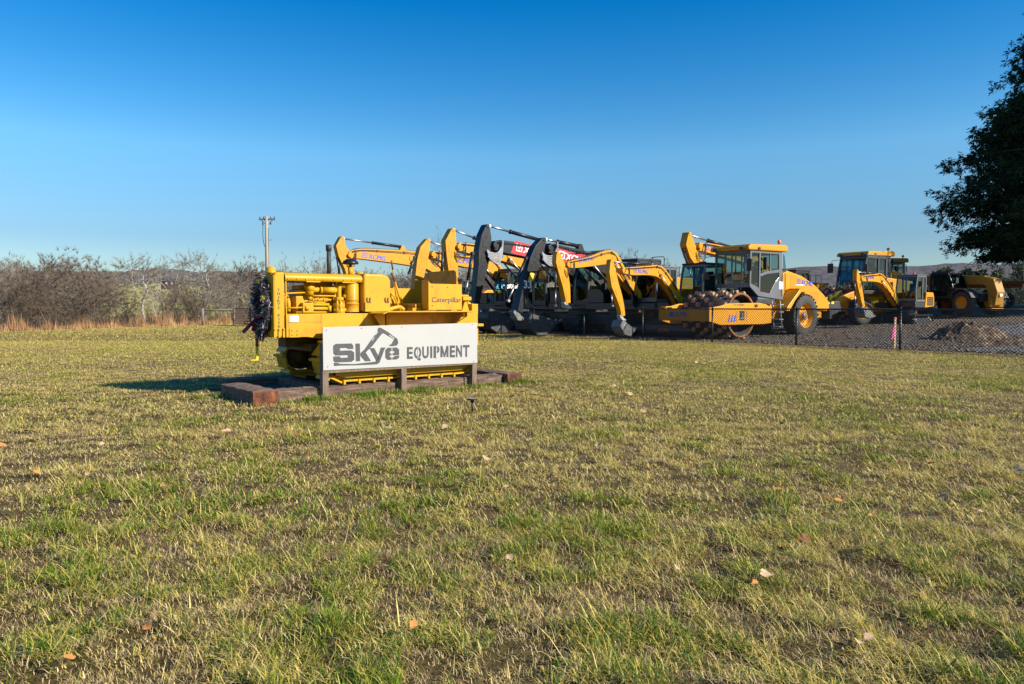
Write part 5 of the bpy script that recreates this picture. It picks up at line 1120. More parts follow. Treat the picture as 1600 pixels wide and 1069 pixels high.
# ================================================================ padfoot rollers
M['drum'] = speckle('dark_drum_steel', [(.3, (.012, .012, .012)), (.55, (.04, .036, .032)), (.8, (.14, .09, .06))], 4, .6, .3, .01)
def wheel(root, name, c, r, w, rim_mat, n=30, lugs=True, side=1):
    m_ = MB(); k = w / 2
    m_.lathe(c, [(r * .56, -k * .9), (r * .62, -k), (r * .86, -k), (r * .95, -k * .85), (r * .97, -k * .5), (r * .975, 0), (r * .97, k * .5), (r * .95, k * .85), (r * .86, k), (r * .62, k), (r * .56, k * .9)], 'y', 40)
    if lugs:
        for i in range(n):
            for sd in (-1, 1):
                a = 2 * math.pi * (i + (.5 if sd > 0 else 0)) / n; da = .1
                q = []
                for aa, y in ((a, sd * k * .97), (a + da, sd * k * .97), (a + da * 2.2, sd * k * .05), (a + da * 1.2, sd * k * .05)):
                    for rr in (r * .94, r * 1.0): q.append((c[0] + rr * math.cos(aa), c[1] + y, c[2] + rr * math.sin(aa)))
                m_.add(q, [(1, 3, 5, 7), (0, 1, 3, 2), (2, 3, 5, 4), (4, 5, 7, 6), (6, 7, 1, 0)])
    t_ = m_.build('tyre', M['rubber'], root)
    m_ = MB(); m_.lathe(c, [(r * .57, k * .9), (r * .55, k * .85), (r * .5, k * .5), (r * .46, k * .3), (r * .2, k * .25), (r * .2, k * .5), (r * .16, k * .55), (.001, k * .55)], 'y', 32)
    m_.lathe(c, [(r * .57, -k * .9), (r * .5, -k * .5), (r * .4, -k * .3), (.001, -k * .3)], 'y', 24)
    m_.build('rim', rim_mat, t_)
    m_ = MB(); m_.lathe((c[0], c[1], c[2]), [(r * .17, k * .56), (r * .15, k * .75), (.001, k * .78)], 'y', 20)
    for i in range(10): m_.cyl((c[0] + r * .3 * math.cos(i * .628), c[1] + k * .25, c[2] + r * .3 * math.sin(i * .628)), (c[0] + r * .3 * math.cos(i * .628), c[1] + k * .36, c[2] + r * .3 * math.sin(i * .628)), .03, 6)
    m_.build('hub', M['steel'], t_)
    return t_
def roller(label, fr, group):
    root = thing('padfoot_roller', label, 'road roller', (fr.o[0], fr.o[1], fr.z), fr.rot, group)
    A = M['amber']
    m_ = MB(); r = .80; hw = 1.05
    m_.lathe((0, 0, .9), [(r - .05, -hw), (r, -hw), (r, hw), (r - .05, hw), (r - .05, hw - .35), (.001, hw - .35)], 'y', 48); m_.lathe((0, 0, .9), [(r - .05, -hw), (r - .05, -hw + .12), (.001, -hw + .12)], 'y', 48)
    m_.lathe((0, 0, .9), [(.001, hw - .36), (.2, hw - .34), (.22, hw - .05), (.001, hw - .04)], 'y', 20)
    m_.prism([(.1, .5), (.5, .45), (.55, .75), (.2, .95), (-.1, .85)], hw - .349, hw - .25); m_.prism([(-.35, 1.25), (.0, 1.1), (.3, 1.3), (.1, 1.5), (-.2, 1.5)], hw - .349, hw - .25)
    dm = m_; m_ = MB()
    for ring in range(7):
        y = -hw + .14 + ring * (2 * hw - .28) / 6
        for i in range(13):
            a = 2 * math.pi * (i + (.5 if ring % 2 else 0)) / 13; da, db = .105, .06; yw, yv = .082, .055; q = []
            for rr, d, w_ in ((r - .01, da, yw), (r + .13, db, yv)):
                for s1, s2 in ((-1, -1), (1, -1), (1, 1), (-1, 1)): q.append((rr * math.cos(a + s1 * d), y + s2 * w_, .9 + rr * math.sin(a + s1 * d)))
            m_.add(q, [(4, 5, 6, 7), (0, 1, 5, 4), (1, 2, 6, 5), (2, 3, 7, 6), (3, 0, 4, 7)])
    dr = build_multi('drum', [(dm, M['drum']), (m_, M['mudpad'])], root)
    m_ = MB(); m_.lathe((0, 0, .9), [(r + .004, hw - .01), (r + .03, hw - .005), (r + .03, hw + .02), (r - .05, hw + .02), (r - .052, hw)], 'y', 48); m_.build('drum_rim', M['rust'], dr)
    # drum frame: near and far side beams, front beam, rear beam
    side = [(1.95, .70), (1.95, 1.17), (1.33, 1.24), (.9, 1.33), (-.9, 1.36), (-1.35, 1.30), (-1.68, 1.19), (-1.68, .60), (-1.2, .56), (1.33, .56)]
    m_ = MB(); m_.prism(side, 1.09, 1.19); m_.prism(side, -1.19, -1.09); m_.box(1.79, 1.95, -1.089, 1.089, .70, 1.12); m_.box(-1.68, -1.5, -1.089, 1.089, .7, 1.12)
    fb = m_.build('drum_frame', A, root, .02)
    m_ = MB(); m_.box(1.70, 1.92, -1.12, -.85, 1.175, 1.23); m_.box(1.70, 1.92, -.80, -.55, 1.125, 1.2); m_.build('bracket', A, fb, .02)
    m_ = MB(); m_.bold('XCMG', (1.957, -.42, .86), (0, 1, 0), (0, 0, 1), .17, .62, .15, .04); m_.add([(1.957, -.64, .84), (1.957, -.47, .84), (1.957, -.47, 1.03), (1.957, -.64, 1.03)], [(0, 1, 2, 3)]); m_.build('lettering', M['blue'], fb, recalc=False)
    m_ = MB(); m_.prism([(.26, .72), (.26, 1.06), (-.02, 1.06), (-.02, .72)], 1.191, 1.2); m_.build('access_port', M['core'], fb, .03)
    m_ = MB(); m_.box(.08, .16, 1.2, 1.215, .80, .98); m_.box(.02, .22, 1.2, 1.21, .76, .82); m_.build('port_latch', M['steel'], fb)
    m_ = MB()
    for i in range(3): x = .95 - i * .16; m_.add([(x, 1.193, .66), (x - .1, 1.193, .66), (x - .16, 1.193, .92), (x - .10, 1.193, .92)], [(0, 1, 2, 3)])
    m_.build('stripe', M['blue'], fb, recalc=False)
    m_ = MB(); m_.text('XS123PDBH', (.62, 1.193, 1.245), (-1, 0, 0), (0, 0, 1), .07, .62, .02); m_.build('model_lettering', M['tie'], fb, recalc=False)
    m_ = MB()
    for x in (.45, -.15):
        for z in (.7, .78, .86, .94, 1.02): m_.cyl((x, 1.19, z), (x, 1.205, z), .018, 6)
    m_.build('bolt', M['steel'], fb)
    m_ = MB(); m_.box(-.78, -.62, 1.19, 1.21, 1.20, 1.30); m_.build('sticker', M['seat'], fb)
    # scraper and articulation
    m_ = MB(); m_.box(-1.4, -1.0, -1.0, 1.0, 1.25, 1.45); m_.box(-2.4, -1.6, -.4, .4, .6, 1.3); m_.box(-2.4, -1.3, -.85, .85, 1.30, 1.5); m_.cyl((-1.9, 0, .5), (-1.9, 0, 1.4), .25, 16); m_.build('articulation', M['dkgrey'], root, .02)
    # rear chassis, hood, wheels
    m_ = MB(); m_.prism([(-3.02, 1.45), (-3.05, 2.56), (-3.35, 2.66), (-4.4, 2.46), (-5.3, 2.12), (-6.0, 1.72), (-6.35, 1.45), (-6.42, 1.15), (-6.2, 1.02), (-5.0, 1.15), (-4.8, 1.55), (-4.5, 1.80), (-4.1, 1.92), (-3.6, 1.92), (-3.3, 1.86)], -.72, .72); hd = m_.build('hood', A, root, .07, seg=3)
    m_ = MB()
    for i in range(7): m_.box(-3.95, -3.55, .721, .728, 2.02 + i * .07, 2.05 + i * .07)
    for i in range(5): m_.box(-5.55, -5.0, .721, .728, 1.45 + i * .08, 1.49 + i * .08)
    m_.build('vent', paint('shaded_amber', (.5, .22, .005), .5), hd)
    decal(root, hd, (-4.0, 2.14), R(-5), .19, M['blue'], None, y=.721)
    m_ = MB(); m_.box(-4.55, -3.85, .721, .724, 2.08, 2.12); m_.build('decal_panel', M['white'], hd)
    m_ = MB(); m_.box(-6.0, -2.4, -.6, .6, .75, 1.45); m_.prism([(-2.95, 1.5), (-2.6, 1.2), (-2.55, 1.05), (-2.75, 1.05), (-3.1, 1.45), (-3.5, 1.78), (-4.0, 1.84), (-4.0, 1.9), (-3.4, 1.88)], .5, 1.25); m_.cyl((-3.85, -.9, .88), (-3.85, .9, .88), .16, 14); m_.build('chassis', A, root, .02)
    m_ = MB(); m_.box(-6.45, -6.3, -.8, .8, .7, 1.1); m_.build('rear_bumper', M['dkgrey'], root, .03)
    for y in (1.0, -1.0): wheel(root, 'wheel', (-3.85, y, .86), .86, .56, M['amber'])
    # ladder
    m_ = MB()
    for y in (1.0, 1.35): m_.tube([(-1.95, y, 1.45), (-2.0, y, 1.1), (-2.1, y, .42)], .025, 6)
    for z in (.44, .72, 1.0, 1.28): m_.box(-2.2, -1.95, 1.0, 1.35, z, z + .03)
    m_.build('ladder', M['greyhose'], root)
    # cab
    G = M['grey']; y1, y0 = .82, -.82; fr_ = MB()
    for y, s in ((y1, -1), (y0, 1)):
        a, b = y, y + s * .06
        fr_.ribbon([(-.86, 2.0, .04), (-.88, 3.30, .05)], a, b); fr_.ribbon([(-1.42, 1.66, .045), (-1.44, 3.30, .045)], a, b); fr_.ribbon([(-2.80, 1.5, .12), (-2.72, 3.30, .10)], a, b)
        fr_.ribbon([(-1.42, 2.40, .05), (-1.9, 2.52, .05), (-2.8, 2.62, .06)], a + s * .001, b - s * .001)
        fr_.prism([(-.82, 1.98), (-1.35, 1.62), (-2.95, 1.48), (-2.95, 1.62), (-1.45, 1.80), (-1.35, 1.95), (-.82, 2.12)], a + s * .002, b - s * .002)
        fr_.ribbon([(-.84, 3.3, .05), (-2.8, 3.3, .05)], a + s * .003, b - s * .003)
        fr_.ribbon([(-2.08, 2.55, .025), (-2.08, 3.28, .025)], a + s * .004, b - s * .004)
        fr_.prism([(-2.0, 1.64), (-2.75, 1.60), (-2.75, 2.45), (-2.45, 2.2), (-2.2, 1.9)], a + s * .005, b - s * .005)
    fr_.box(-.90, -.82, y0 + .06, y1 - .06, 3.25, 3.35); fr_.box(-.90, -.82, y0 + .06, y1 - .06, 1.95, 2.1); fr_.box(-2.92, -2.8, y0 + .06, y1 - .06, 1.5, 2.55); fr_.box(-2.86, -2.8, y0 + .06, y1 - .06, 3.25, 3.35)
    fr_.ribbon([(-.05, 2.1, .035), (-.05, 3.25, .035)], -.9, -.86, 'x'); fr_.ribbon([(.4, 2.1, .03), (.4, 3.25, .03)], -.9, -.86, 'x')
    fr_.box(-2.9, -1.4, y0 + .06, y1 - .06, 1.5, 1.6)
    cab = fr_.build('cab', G, root, .012)
    m_ = MB(); m_.prism([(-.62, 3.34), (-.62, 3.46), (-.75, 3.56), (-2.95, 3.63), (-3.1, 3.58), (-3.1, 3.36)], y0 - .08, y1 + .08); rf = m_.build('roof', A, cab, .05, seg=3)
    for bx in ((-.62, -.54, -.7, -.5, 3.36, 3.46), (-.62, -.54, .52, .72, 3.36, 3.46), (-1.3, -1.18, y1 + .081, y1 + .12, 3.38, 3.46)): m_ = MB(); m_.box(*bx); m_.build('work_light', M['seat'], rf, .01)
    m_ = MB(); m_.cyl((-3.02, .55, 3.58), (-3.02, .55, 3.70), .02, 6); m_.lathe((-3.02, .55, 3.70), [(.06, 0), (.07, .02), (.07, .1), (.04, .14), (.001, .145)], 'z', 14); m_.build('beacon', M['lens'], rf)
    def w(pts):
        q = MB(); pane(q, pts); q.build('window', M['glass'], cab, recalc=False)
    for y in (y1 - .03, y0 + .03): w([(-.86, y, 2.08), (-1.4, y, 1.9), (-1.4, y, 3.3), (-.88, y, 3.3)]); w([(-1.44, y, 1.7), (-2.1, y, 1.66), (-2.75, y, 2.5), (-2.72, y, 3.3), (-1.44, y, 3.3)])
    w([(-.86, y0 + .03, 2.08), (-.86, y1 - .03, 2.08), (-.88, y1 - .03, 3.28), (-.88, y0 + .03, 3.28)]); w([(-2.85, y0 + .05, 2.5), (-2.85, y1 - .05, 2.5), (-2.8, y1 - .05, 3.28), (-2.8, y0 + .05, 3.28)])
    m_ = MB(); m_.prism([(-2.93, 2.55), (-2.9, 3.28), (-3.0, 3.2), (-3.12, 2.58)], y1 - .01, y1); m_.build('rear_quarter_glass', M['glassblue'], cab)
    m_ = MB(); m_.box(-2.3, -1.9, -.25, .25, 1.9, 2.15); m_.prism([(-2.35, 2.1), (-2.22, 2.1), (-2.28, 2.75), (-2.42, 2.75)], -.25, .25); m_.ball((-2.36, 0, 2.9), .13, 10); m_.build('seat', M['seat'], cab, .04)
    m_ = MB(); m_.cyl((-1.25, 0, 1.6), (-1.45, 0, 2.35), .05, 8); m_.lathe((-1.46, 0, 2.36), [(.2, -.012), (.22, 0), (.2, .012), (.18, 0)], 'x', 24, closed=True); m_.box(-1.35, -1.05, -.2, .2, 2.1, 2.25); m_.build('steering_column', M['seat'], cab)
    m_ = MB(); m_.tube([(-.83, y1, 3.2), (-.6, y1 + .1, 3.1), (-.6, y1 + .1, 2.95)], .015, 6); m_.box(-.66, -.6, y1 + .0, y1 + .22, 2.55, 3.0); m_.tube([(-.83, y0, 3.2), (-.5, y0 - .2, 3.15), (-.5, y0 - .35, 2.95)], .015, 6); m_.box(-.55, -.48, y0 - .5, y0 - .2, 2.5, 3.0)
    m_.box(-1.66, -1.6, y1 + .01, y1 + .16, 2.62, 3.1); m_.build('mirror', M['seat'], cab, .02)
    m_ = MB(); m_.tube(spline([(-3.0, y1 + .02, 2.5), (-2.9, y1 + .1, 2.45), (-2.9, y1 + .1, 1.75), (-2.95, y1 + .02, 1.7)], 4), .018, 6); m_.build('grab_rail', M['seat'], cab)
    m_ = MB(); m_.box(-2.92, -2.66, y1 + .001, y1 + .006, 1.9, 2.2); m_.build('notice', M['white'], cab)
    return root
GR = 'padfoot rollers parked in the gravel yard'
R1 = Frame(7.792, 28.03, 36.0, 0.0)
r1 = roller('large amber padfoot roller nearest the fence with a spiked drum and grey cab', R1, GR)
def place_copy(src, label, px, Y, deg, sc=1.0):
    c = copy_thing(src); X = (px - 800) / FOC * Y
    c.location = (X, Y, terr(X, Y) - .02); c.rotation_euler = (0, 0, R(deg) + math.pi); c['label'] = label; return c
r2 = place_copy(r1, 'amber padfoot roller parked behind the small grey cabbed excavator', 1318, 38.5, 33)
r3 = place_copy(r1, 'farthest amber padfoot roller, only its roof edge and hood showing past the other cab', 1352, 45.5, 33)
# ================================================================ wheel loader half hidden behind the roller hood
LX, LY = (1316 - 800) / FOC * 34.5, 34.5
lf = Frame(LX, LY, 25.0)
ld = thing('wheel_loader', 'loader with a grey bucket and blue tinted cab half hidden behind the roller hood', 'loader', (LX, LY, lf.z), lf.rot)
lp = lambda pts: [lf.pix(px, py, .9) for px, py in pts]
mb = MB(); bk = lp([(1315, 485), (1291, 497), (1287, 480), (1283, 466), (1286, 461), (1290, 462), (1293, 471), (1312, 471)])
mb.prism(bk, .86, .9); mb.prism(bk, -.9, -.86); mb.ribbon([(p[0], p[1], .03) for p in lp([(1315, 485), (1291, 497), (1287, 482), (1286, 473), (1292, 471)])], -.86, .86)
b_ = mb.build('bucket', M['dkgrey'], ld, .01)
mb = MB()
for px in (1292, 1299): mb.prism(lp([(px, 470), (px + 4, 470), (px + 4, 475), (px, 475)]), .901, .905)
mb.build('sticker', M['decalyellow'], b_)
fx = bk[0][0]
mb = MB(); mb.ribbon([(fx + .1, .9, .12), (fx - .8, 1.25, .15), (fx - 1.6, 1.5, .14)], .35, .5); mb.ribbon([(fx + .1, .9, .12), (fx - .8, 1.25, .15), (fx - 1.6, 1.5, .14)], -.5, -.35); mb.build('loader_arm', M['amber'], ld, .02)
mb = MB(); mb.box(fx - 5.2, fx - .9, -.5, .5, .6, 1.3); mb.prism([(fx - 3.2, 1.3), (fx - 3.2, 2.2), (fx - 5.0, 2.05), (fx - 5.3, 1.3)], -.65, .65); mb.build('body', M['amber'], ld, .04)
cab_unit(ld, fx - 1.5, fx - 3.1, -.75, .75, 1.45, 3.15, M['dkgrey'], M['glassblue'], .25, .3, roof=M['dkgrey'])
for x in (fx - 1.2, fx - 4.2):
    for y in (-.9, .9): wheel(ld, 'wheel', (x, y, .62), .62, .42, M['amber'], 20)
# ================================================================ telehandler
TX, TY_ = (1494 - 800) / FOC * 38.0, 38.0
tf = Frame(TX, TY_, 118.0)
th_ = thing('telehandler', 'dusty yellow telehandler with a black open cab and mud caked wheels', 'telehandler', (TX, TY_, tf.z + .1), R(-76)); th_.scale = (.9, .9, .9)
mb = MB(); mb.box(.1, .62, -3.0, 1.2, 0, 0) if False else None
A = M['dusty'] = paint('dirty_shaded_amber', (.42, .2, .012), .6, (.09, .065, .04), .75, .0, scale=4)  # dirt, plus the shade on the boom side darkened into the base colour
mb = MB(); mb.ribbon([(-1.9, 1.05, .22), (2.6, 1.75, .26)][::-1], 0, 0) if False else None
mb = MB(); mb.ribbon([(-2.6, 2.05, .28), (.3, 1.95, .28), (2.0, 1.9, .24)], -.22, .22); mb.ribbon([(1.9, 1.92, .2), (2.35, 1.75, .3), (2.55, 1.2, .3), (2.5, .55, .22)], -.26, .26); bm_ = mb.build('boom', A, th_, .03)
mb = MB(); mb.box(2.45, 2.62, -.42, .42, .45, .95); mb.box(2.50, 2.66, -.40, .40, .25, .38); mb.build('carriage', A, bm_, .02)
mb = MB(); mb.box(2.858, 2.864, -.09, .09, 1.0, 1.15); mb.build('notice', M['white'], bm_)
mb = MB(); mb.prism([(-2.4, .75), (2.1, .75), (2.2, 1.15), (.9, 1.3), (-2.5, 1.3)], -.6, .6); mb.box(-2.4, .4, .6, 1.15, .8, 1.45); mb.build('chassis', M['dkgrey'], th_, .03)
for x in (1.45, -1.6):
    for y in (-.98, .98): mb = MB(); mb.ribbon([(x + .78 * math.cos(a), .66 + .78 * math.sin(a), .03) for a in (.35, .8, 1.3, 1.8, 2.3, 2.75)], y - .26, y + .26); mb.build('fender', M['dkgrey'], th_)
for x in (1.45, -1.6):
    for y in (-.98, .98): wheel(th_, 'wheel', (x, y, .66), .66, .42, M['amber'], 18)
cab_unit(th_, .9, -.7, -.3, -1.15, .95, 2.35, M['black'], M['glassdark'], .35, .4, split=False)
mb = MB()
for x in (-.3, -.1): mb.tube([(x, -1.17, 1.0), (x + .9, -1.17, 2.3)], .02, 5)
mb.build('guard_bar', M['black'], th_)
# flatbed trailer behind it
px0, px1, Yt = 1455, 1590, 47.0
X0, X1 = (px0 - 800) / FOC * Yt, (px1 - 800) / FOC * Yt; zt_ = EYE + (480 - 440) / FOC * Yt
tl = thing('flatbed_trailer', 'long flatbed trailer with a weathered plank deck standing behind the telehandler', 'trailer', ((X0 + X1) / 2, Yt, terr((X0 + X1) / 2, Yt)), R(4))
h = zt_ - tl.location.z; a = (X1 - X0) / 2
mb = MB()
for i in range(8): mb.box(-a, a, -1.2 + i * .3, -1.2 + i * .3 + .28, h - .06, h + (.01 if i % 2 else 0))
mb.build('deck', M['wood'], tl, .005)
mb = MB(); mb.box(-a, a, -1.25, -1.2, h - .2, h - .02)
for i in range(10): mb.box(-a + .2 + i * (2 * a - .4) / 9, -a + .3 + i * (2 * a - .4) / 9, -1.2, 1.2, h - .18, h - .06)
mb.box(-a, a, -.5, -.4, h - .4, h - .18); mb.box(-a, a, .4, .5, h - .4, h - .18)
for x in (-a + .8, -a + 1.0): mb.box(x, x + .1, -.5, .5, -.05, h - .3)
mb.build('chassis', M['rust'], tl, .01)
for x in (a - 1.4, a - 2.4):
    for y in (-1.0, 1.0): wheel(tl, 'wheel', (x, y, .48), .48, .3, M['dkgrey'], 16, False)
# ================================================================ grass blades
def vnoise(x, y, seed):
    rg = np.random.default_rng(seed); g = rg.random((64, 64)); xi = np.floor(x).astype(int); yi = np.floor(y).astype(int); fx = x - xi; fy = y - yi
    fx = fx * fx * (3 - 2 * fx); fy = fy * fy * (3 - 2 * fy); q = lambda a, b: g[a % 64, b % 64]
    return (q(xi, yi) * (1 - fx) + q(xi + 1, yi) * fx) * (1 - fy) + (q(xi, yi + 1) * (1 - fx) + q(xi + 1, yi + 1) * fx) * fy
def fbm(x, y, s, seed):
    return (vnoise(x * s, y * s, seed) * .5 + vnoise(x * s * 2.1 + 7, y * s * 2.1, seed + 1) * .3 + vnoise(x * s * 4.3, y * s * 4.3 + 3, seed + 2) * .2)
rg = np.random.default_rng(77)
def band(d0, d1, n, kw=.78):
    n = int(n * kw / .78); u = rg.random(n); d = np.sqrt(d0 * d0 + (d1 * d1 - d0 * d0) * u); k = rg.uniform(-kw, kw, n); return np.stack([d * k, d], 1)
PB = [(band(1.3, 4, int(285000 * GD), 1.2), .0012), (band(4, 7.5, int(300000 * GD), 1.1), .0018), (band(7.5, 14, int(400000 * GD), .92), .0024), (band(14, 26, int(540000 * GD)), .0032), (band(26, 62, int(560000 * GD)), .0057)]
def tuft_pts(n, tx0, tx1, tyc, sd):
    a = rg.uniform(tx0, tx1, n); b_ = np.abs(rg.normal(0, sd, n)) + tyc; k = fbm(a * 1.0 + 50, b_ * 0 + 3, 2.3, 301) > .48; a, b_ = a[k], b_[k]
    return np.stack([T.o[0] + a * T.f[0] + b_ * T.l[0], T.o[1] + a * T.f[1] + b_ * T.l[1]], 1)
PB += [(tuft_pts(7000, -2.3, 1.75, .90, .11), .0026), (tuft_pts(2500, -2.4, -1.5, 1.0, .18), .0026), (tuft_pts(1500, -.9, -.2, .92, .16), .003), (tuft_pts(1800, 2.06, 2.4, -.2, .3), .0026)]
N_TUFT = sum(len(p) for p, _ in PB[5:])
P = np.concatenate([p for p, _ in PB]); W0 = np.concatenate([np.full(len(p), w) for p, w in PB])
x, y = P[:, 0], P[:, 1]
n_ = (x - FA[0]) * FN[0] + (y - FA[1]) * FN[1]; e_ = (x + 24) * -.97 + (y - 34.7) * .243
dx, dy = x - T.o[0], y - T.o[1]; tx = dx * T.f[0] + dy * T.f[1]; ty = dx * T.l[0] + dy * T.l[1]
inside = (tx < 2.0) & (tx > -1.9) & (ty < .90) & (ty > -1.2)
# lusher ring round the timbers
ring = np.clip(1 - np.abs(ty - 1.14) / .26, 0, 1) * ((tx > -2.6) & (tx < 1.75)) * (.25 + .75 * (fbm(x, y, 1.6, 31) > .47))
ring = np.maximum(ring, np.clip(1 - np.hypot(tx - 2.05, ty - .15) / .35, 0, 1)); ring = np.maximum(ring, .9 * np.clip(1 - np.hypot(tx + 2.0, ty - 1.1) / .45, 0, 1))
wf = np.clip(1 - np.abs(n_ + .05) / .35, 0, 1) * (fbm(x, y, .9, 77) > .5)
istuft = np.arange(len(x)) >= len(x) - N_TUFT; ring = np.where(istuft, np.clip(ring, .45, .8), ring)
keep = (n_ < .12) & (e_ < .8) & ~inside
dead = np.clip((fbm(x, y, .8, 5) * .55 + fbm(x, y, 2.4, 9) * .45 - .525) * 10, 0, 1); green = np.clip((fbm(x + 40, y, .55, 12) * .5 + fbm(x, y + 9, 1.9, 15) * .5 - .48) * 7 + .35 * (1 - y / 16), 0, 1)
gap = np.clip(np.clip((fbm(x, y, 7.0, 133) - .45) * 10, .05, 1) + np.interp(y, [6, 16], [0, 1]), 0, 1)
ingap = (rg.random(len(x)) > gap) & ~istuft; dead = np.where(istuft, 0, dead)
keep &= (rg.random(len(x)) < (1 - .2 * dead) * np.where(n_ > -.7, .35 + .3 * wf, 1)) & ~(ingap & (rg.random(len(x)) < .68))
sel = np.where(keep)[0]; P = P[sel]; x, y = P[:, 0], P[:, 1]; W = W0[sel] * rg.uniform(.65, 1.35, len(sel)) * np.where(rg.random(len(sel)) < .1, 1.8, 1); dead = dead[sel]; green = green[sel]; ring = ring[sel]; wf = wf[sel]; ingap = ingap[sel]; n = len(sel)
clump = fbm(x, y, 4.5, 91); tall = fbm(x, y, .9, 50)
gk = np.clip(.02 + .18 * np.interp(y, [2, 5.5], [1, 0]) * (1 - dead) + .5 * green * (1 - .92 * dead) + 1.1 * (clump - .5) * (1 - dead) * (.3 + green) + ring, 0, 1)
isg = (rg.random(n) < gk) & ~ingap
straw = ~isg & ~ingap & (rg.random(n) < .74 - .5 * dead)
stalk = straw & (rg.random(n) < np.interp(y, [4, 12], [.07, .02]))
Lh = rg.gamma(4, .25, n) * np.where(isg, .040, np.where(straw, .043, .033)) * np.interp(y, [3, 12], [1, .85]) * (.30 + .6 * tall + .70 * clump) * np.where(ingap, .75, 1) * (1 - .35 * dead) * (1 + 1.15 * ring) * (1 + 1.2 * wf) * np.where(stalk, 2.1, 1)
Lh = np.minimum(Lh, .26)
lean = np.where(isg, rg.gamma(7, .165, n), np.where(straw, rg.gamma(18, .086, n), rg.uniform(1.15, 1.75, n))); lean = np.where(stalk, rg.uniform(.9, 1.55, n), lean); W = np.where(isg | straw, W, W * .75); lean = np.clip(lean * (1 - .3 * ring), .02, 1.75); az = rg.uniform(0, 2 * np.pi, n); lean = np.where(isg | straw, lean * np.interp(y, [16, 42], [1, .6]), lean)
dirx, diry = np.cos(az), np.sin(az); sx, sy = -diry, dirx
z0 = np.array([terr(a, b) for a, b in zip(x, y)]) if False else np.zeros(n)
z0 = z0 - .11 * np.clip((x + 24.0) * -0.97 + (y - 34.7) * 0.243 - 1.5, 0, 18)
z0 = z0 + (.085 * np.clip(clump - .35, 0, 1) + .035 * np.clip(fbm(x, y, 11.0, 201) - .35, 0, 1)) * np.interp(y, [2, 25], [1, .3]) + rg.uniform(0, .018, n) * (lean > .9) + .014 * stalk
cur = rg.uniform(.2, 1.0, n)
def at_(f):
    a = lean * (f if False else 1) ; th = np.minimum(lean * (.72 + .45 * cur * f), 1.62); return np.stack([x + dirx * np.sin(th) * Lh * f, y + diry * np.sin(th) * Lh * f, z0 + np.maximum(np.cos(th), .06) * Lh * f + .002], 1)
S = np.stack([sx, sy, np.zeros(n)], 1); p0 = np.stack([x, y, z0 - .006], 1); p1 = at_(.55); p2 = at_(1.0)
V = np.stack([p0 - S * W[:, None], p0 + S * W[:, None], p1 + S * (W * .8)[:, None], p1 - S * (W * .8)[:, None], p2], 1)
r1, r2 = rg.random(n), rg.random(n)
pal = lambda a, b, t: np.array(a) * (1 - t)[:, None] + np.array(b) * t[:, None]
Cg = pal((.03, .08, .004), (.22, .33, .022), r1); Cs = pal((.50, .36, .10), (.94, .75, .29), r1); Cb = pal((.19, .115, .05), (.88, .66, .34), r1); Co = pal((.38, .31, .045), (.66, .54, .11), r1)
C = np.where(isg[:, None], np.where((r2 < .3)[:, None] & (ring < .3)[:, None], Co, Cg), np.where(straw[:, None], np.where((r2 < .35)[:, None], Co, Cs), Cb))
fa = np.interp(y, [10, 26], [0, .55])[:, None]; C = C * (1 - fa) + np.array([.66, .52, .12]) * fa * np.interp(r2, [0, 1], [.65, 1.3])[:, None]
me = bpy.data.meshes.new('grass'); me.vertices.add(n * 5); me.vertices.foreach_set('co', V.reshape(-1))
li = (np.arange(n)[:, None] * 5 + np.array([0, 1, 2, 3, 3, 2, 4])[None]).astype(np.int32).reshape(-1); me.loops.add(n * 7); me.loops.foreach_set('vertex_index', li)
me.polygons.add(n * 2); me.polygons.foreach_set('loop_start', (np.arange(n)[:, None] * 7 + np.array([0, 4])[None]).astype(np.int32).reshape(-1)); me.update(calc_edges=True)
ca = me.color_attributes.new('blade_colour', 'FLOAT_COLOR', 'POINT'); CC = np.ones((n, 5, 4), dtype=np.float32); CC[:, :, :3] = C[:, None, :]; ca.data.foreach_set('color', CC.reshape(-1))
m, nt, b = newmat('grass_blade'); a = attr(nt, 'blade_colour'); nt.links.new(a.outputs['Color'], b.inputs['Base Color']); b.inputs['Roughness'].default_value = .55; b.inputs['Specular IOR Level'].default_value = .25
tl_ = nt.nodes.new('ShaderNodeBsdfTranslucent'); nt.links.new(a.outputs['Color'], tl_.inputs['Color']); mx = nt.nodes.new('ShaderNodeMixShader'); mx.inputs[0].default_value = .24
nt.links.new(b.outputs[0], mx.inputs[1]); nt.links.new(tl_.outputs[0], mx.inputs[2]); nt.links.new(mx.outputs[0], nt.nodes['Material Output'].inputs['Surface'])
me.materials.append(m); go = bpy.data.objects.new('grass', me); COL.objects.link(go); tag(go, kind='stuff')
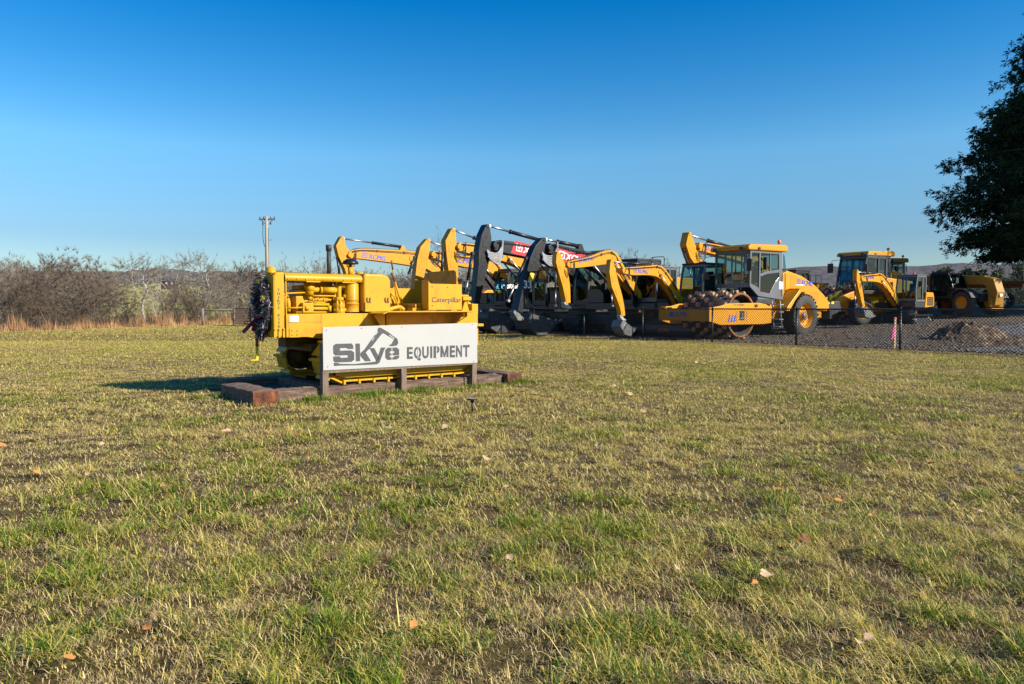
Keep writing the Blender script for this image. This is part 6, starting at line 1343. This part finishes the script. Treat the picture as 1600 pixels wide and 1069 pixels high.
# ================================================================ fallen leaves
LM = [speckle('tan_leaf', [(.3, (.4, .25, .14)), (.7, (.62, .44, .28))], 30, .8, .3, .003), speckle('brown_leaf', [(.3, (.12, .055, .025)), (.7, (.3, .14, .06))], 30, .8, .3, .003), speckle('orange_leaf', [(.3, (.45, .16, .04)), (.7, (.65, .3, .1))], 30, .8, .3, .003)]
for q in LM: q.node_tree.nodes['Principled BSDF'].inputs['Specular IOR Level'].default_value = .1
LN = ['pale tan', 'dark brown', 'orange brown']
def leaf(px, py, w, k, seed, label=None):
    rgl = random.Random(seed); x, y = ground_at(px, py, .03); s = w / FOC * y; m_ = MB()
    out = [(-.5, 0), (-.42, .22), (-.2, .26), (-.22, .42), (.02, .38), (.15, .46), (.22, .28), (.42, .3), (.5, .02), (.38, -.22), (.2, -.22), (.18, -.44), (-.04, -.36), (-.2, -.42), (-.24, -.24), (-.42, -.2)]
    rot = rgl.uniform(0, 6.28); cl = rgl.uniform(.25, .7); tl = rgl.uniform(-.5, .5); v = [(0, 0, 0)]
    for a, b_ in out:
        a *= rgl.uniform(.85, 1.12); b_ *= rgl.uniform(.85, 1.12); v.append((a * s, b_ * s, s * (cl * b_ * b_ * 1.6 + tl * a * .6 + rgl.uniform(-.05, .05))))
    n = len(out); m_.add(v, [(0, 1 + i, 1 + (i + 1) % n) for i in range(n)], True); m_.tube([(-.45 * s, 0, tl * -.27 * s), (-.8 * s, .05 * s, 0)], .02 * s, 4)
    o = m_.build('fallen_leaf', LM[k], None, recalc=False); o.location = (x, y, .075 + .12 * s); o.rotation_euler = (rgl.uniform(.1, .5), rgl.uniform(-.3, .3), rot)
    tag(o, label or LN[k] + ' fallen leaf lying in the winter grass', 'leaf', 'fallen leaves scattered over the lawn')
leaf(1197, 917, 27, 0, 1, 'largest pale leaf with a ragged edge lying in the near grass'); leaf(1256, 860, 22, 1, 2, 'curled brown leaf standing on edge in the grass'); leaf(1101, 886, 22, 1, 3, 'rusty brown folded leaf near the largest pale leaf'); leaf(1525, 812, 24, 0, 4, 'pale yellowish leaf in the grass below the rubble mound'); leaf(118, 793, 20, 0, 5, 'grey tan leaf on the bare patch before the timbers'); leaf(728, 763, 16, 0, 6, 'pale leaf in the middle of the lawn below the sign')
for i, (px, py, w, k) in enumerate([(355, 683, 12, 0), (270, 730, 14, 0), (465, 690, 12, 1), (1592, 745, 14, 0), (1408, 735, 11, 2), (1470, 790, 12, 0), (935, 705, 9, 0), (760, 728, 14, 0), (695, 676, 8, 0), (258, 772, 10, 2), (607, 677, 9, 0), (652, 690, 9, 2), (905, 601, 7, 0), (960, 609, 6, 0), (985, 622, 8, 0), (1005, 650, 8, 0), (970, 632, 7, 0), (5, 706, 12, 2), (1296, 866, 10, 2), (1215, 776, 10, 2), (982, 845, 12, 0), (1180, 928, 9, 2), (885, 842, 10, 2), (1292, 790, 9, 1), (1310, 795, 10, 2), (320, 787, 9, 0), (868, 761, 8, 0), (1088, 571, 5, 0), (1100, 572, 5, 0), (820, 715, 9, 1), (115, 655, 7, 0), (1455, 735, 9, 2), (1500, 736, 8, 2)]): leaf(px, py, w * 1.3, k, 100 + i)
rl = random.Random(8)
for i in range(34):
    py = 615 + 440 * rl.random() ** 1.3; leaf(rl.uniform(10, 1590), py, 5 + (py - 600) * .03, rl.choice((0, 0, 1, 2)), 300 + i)
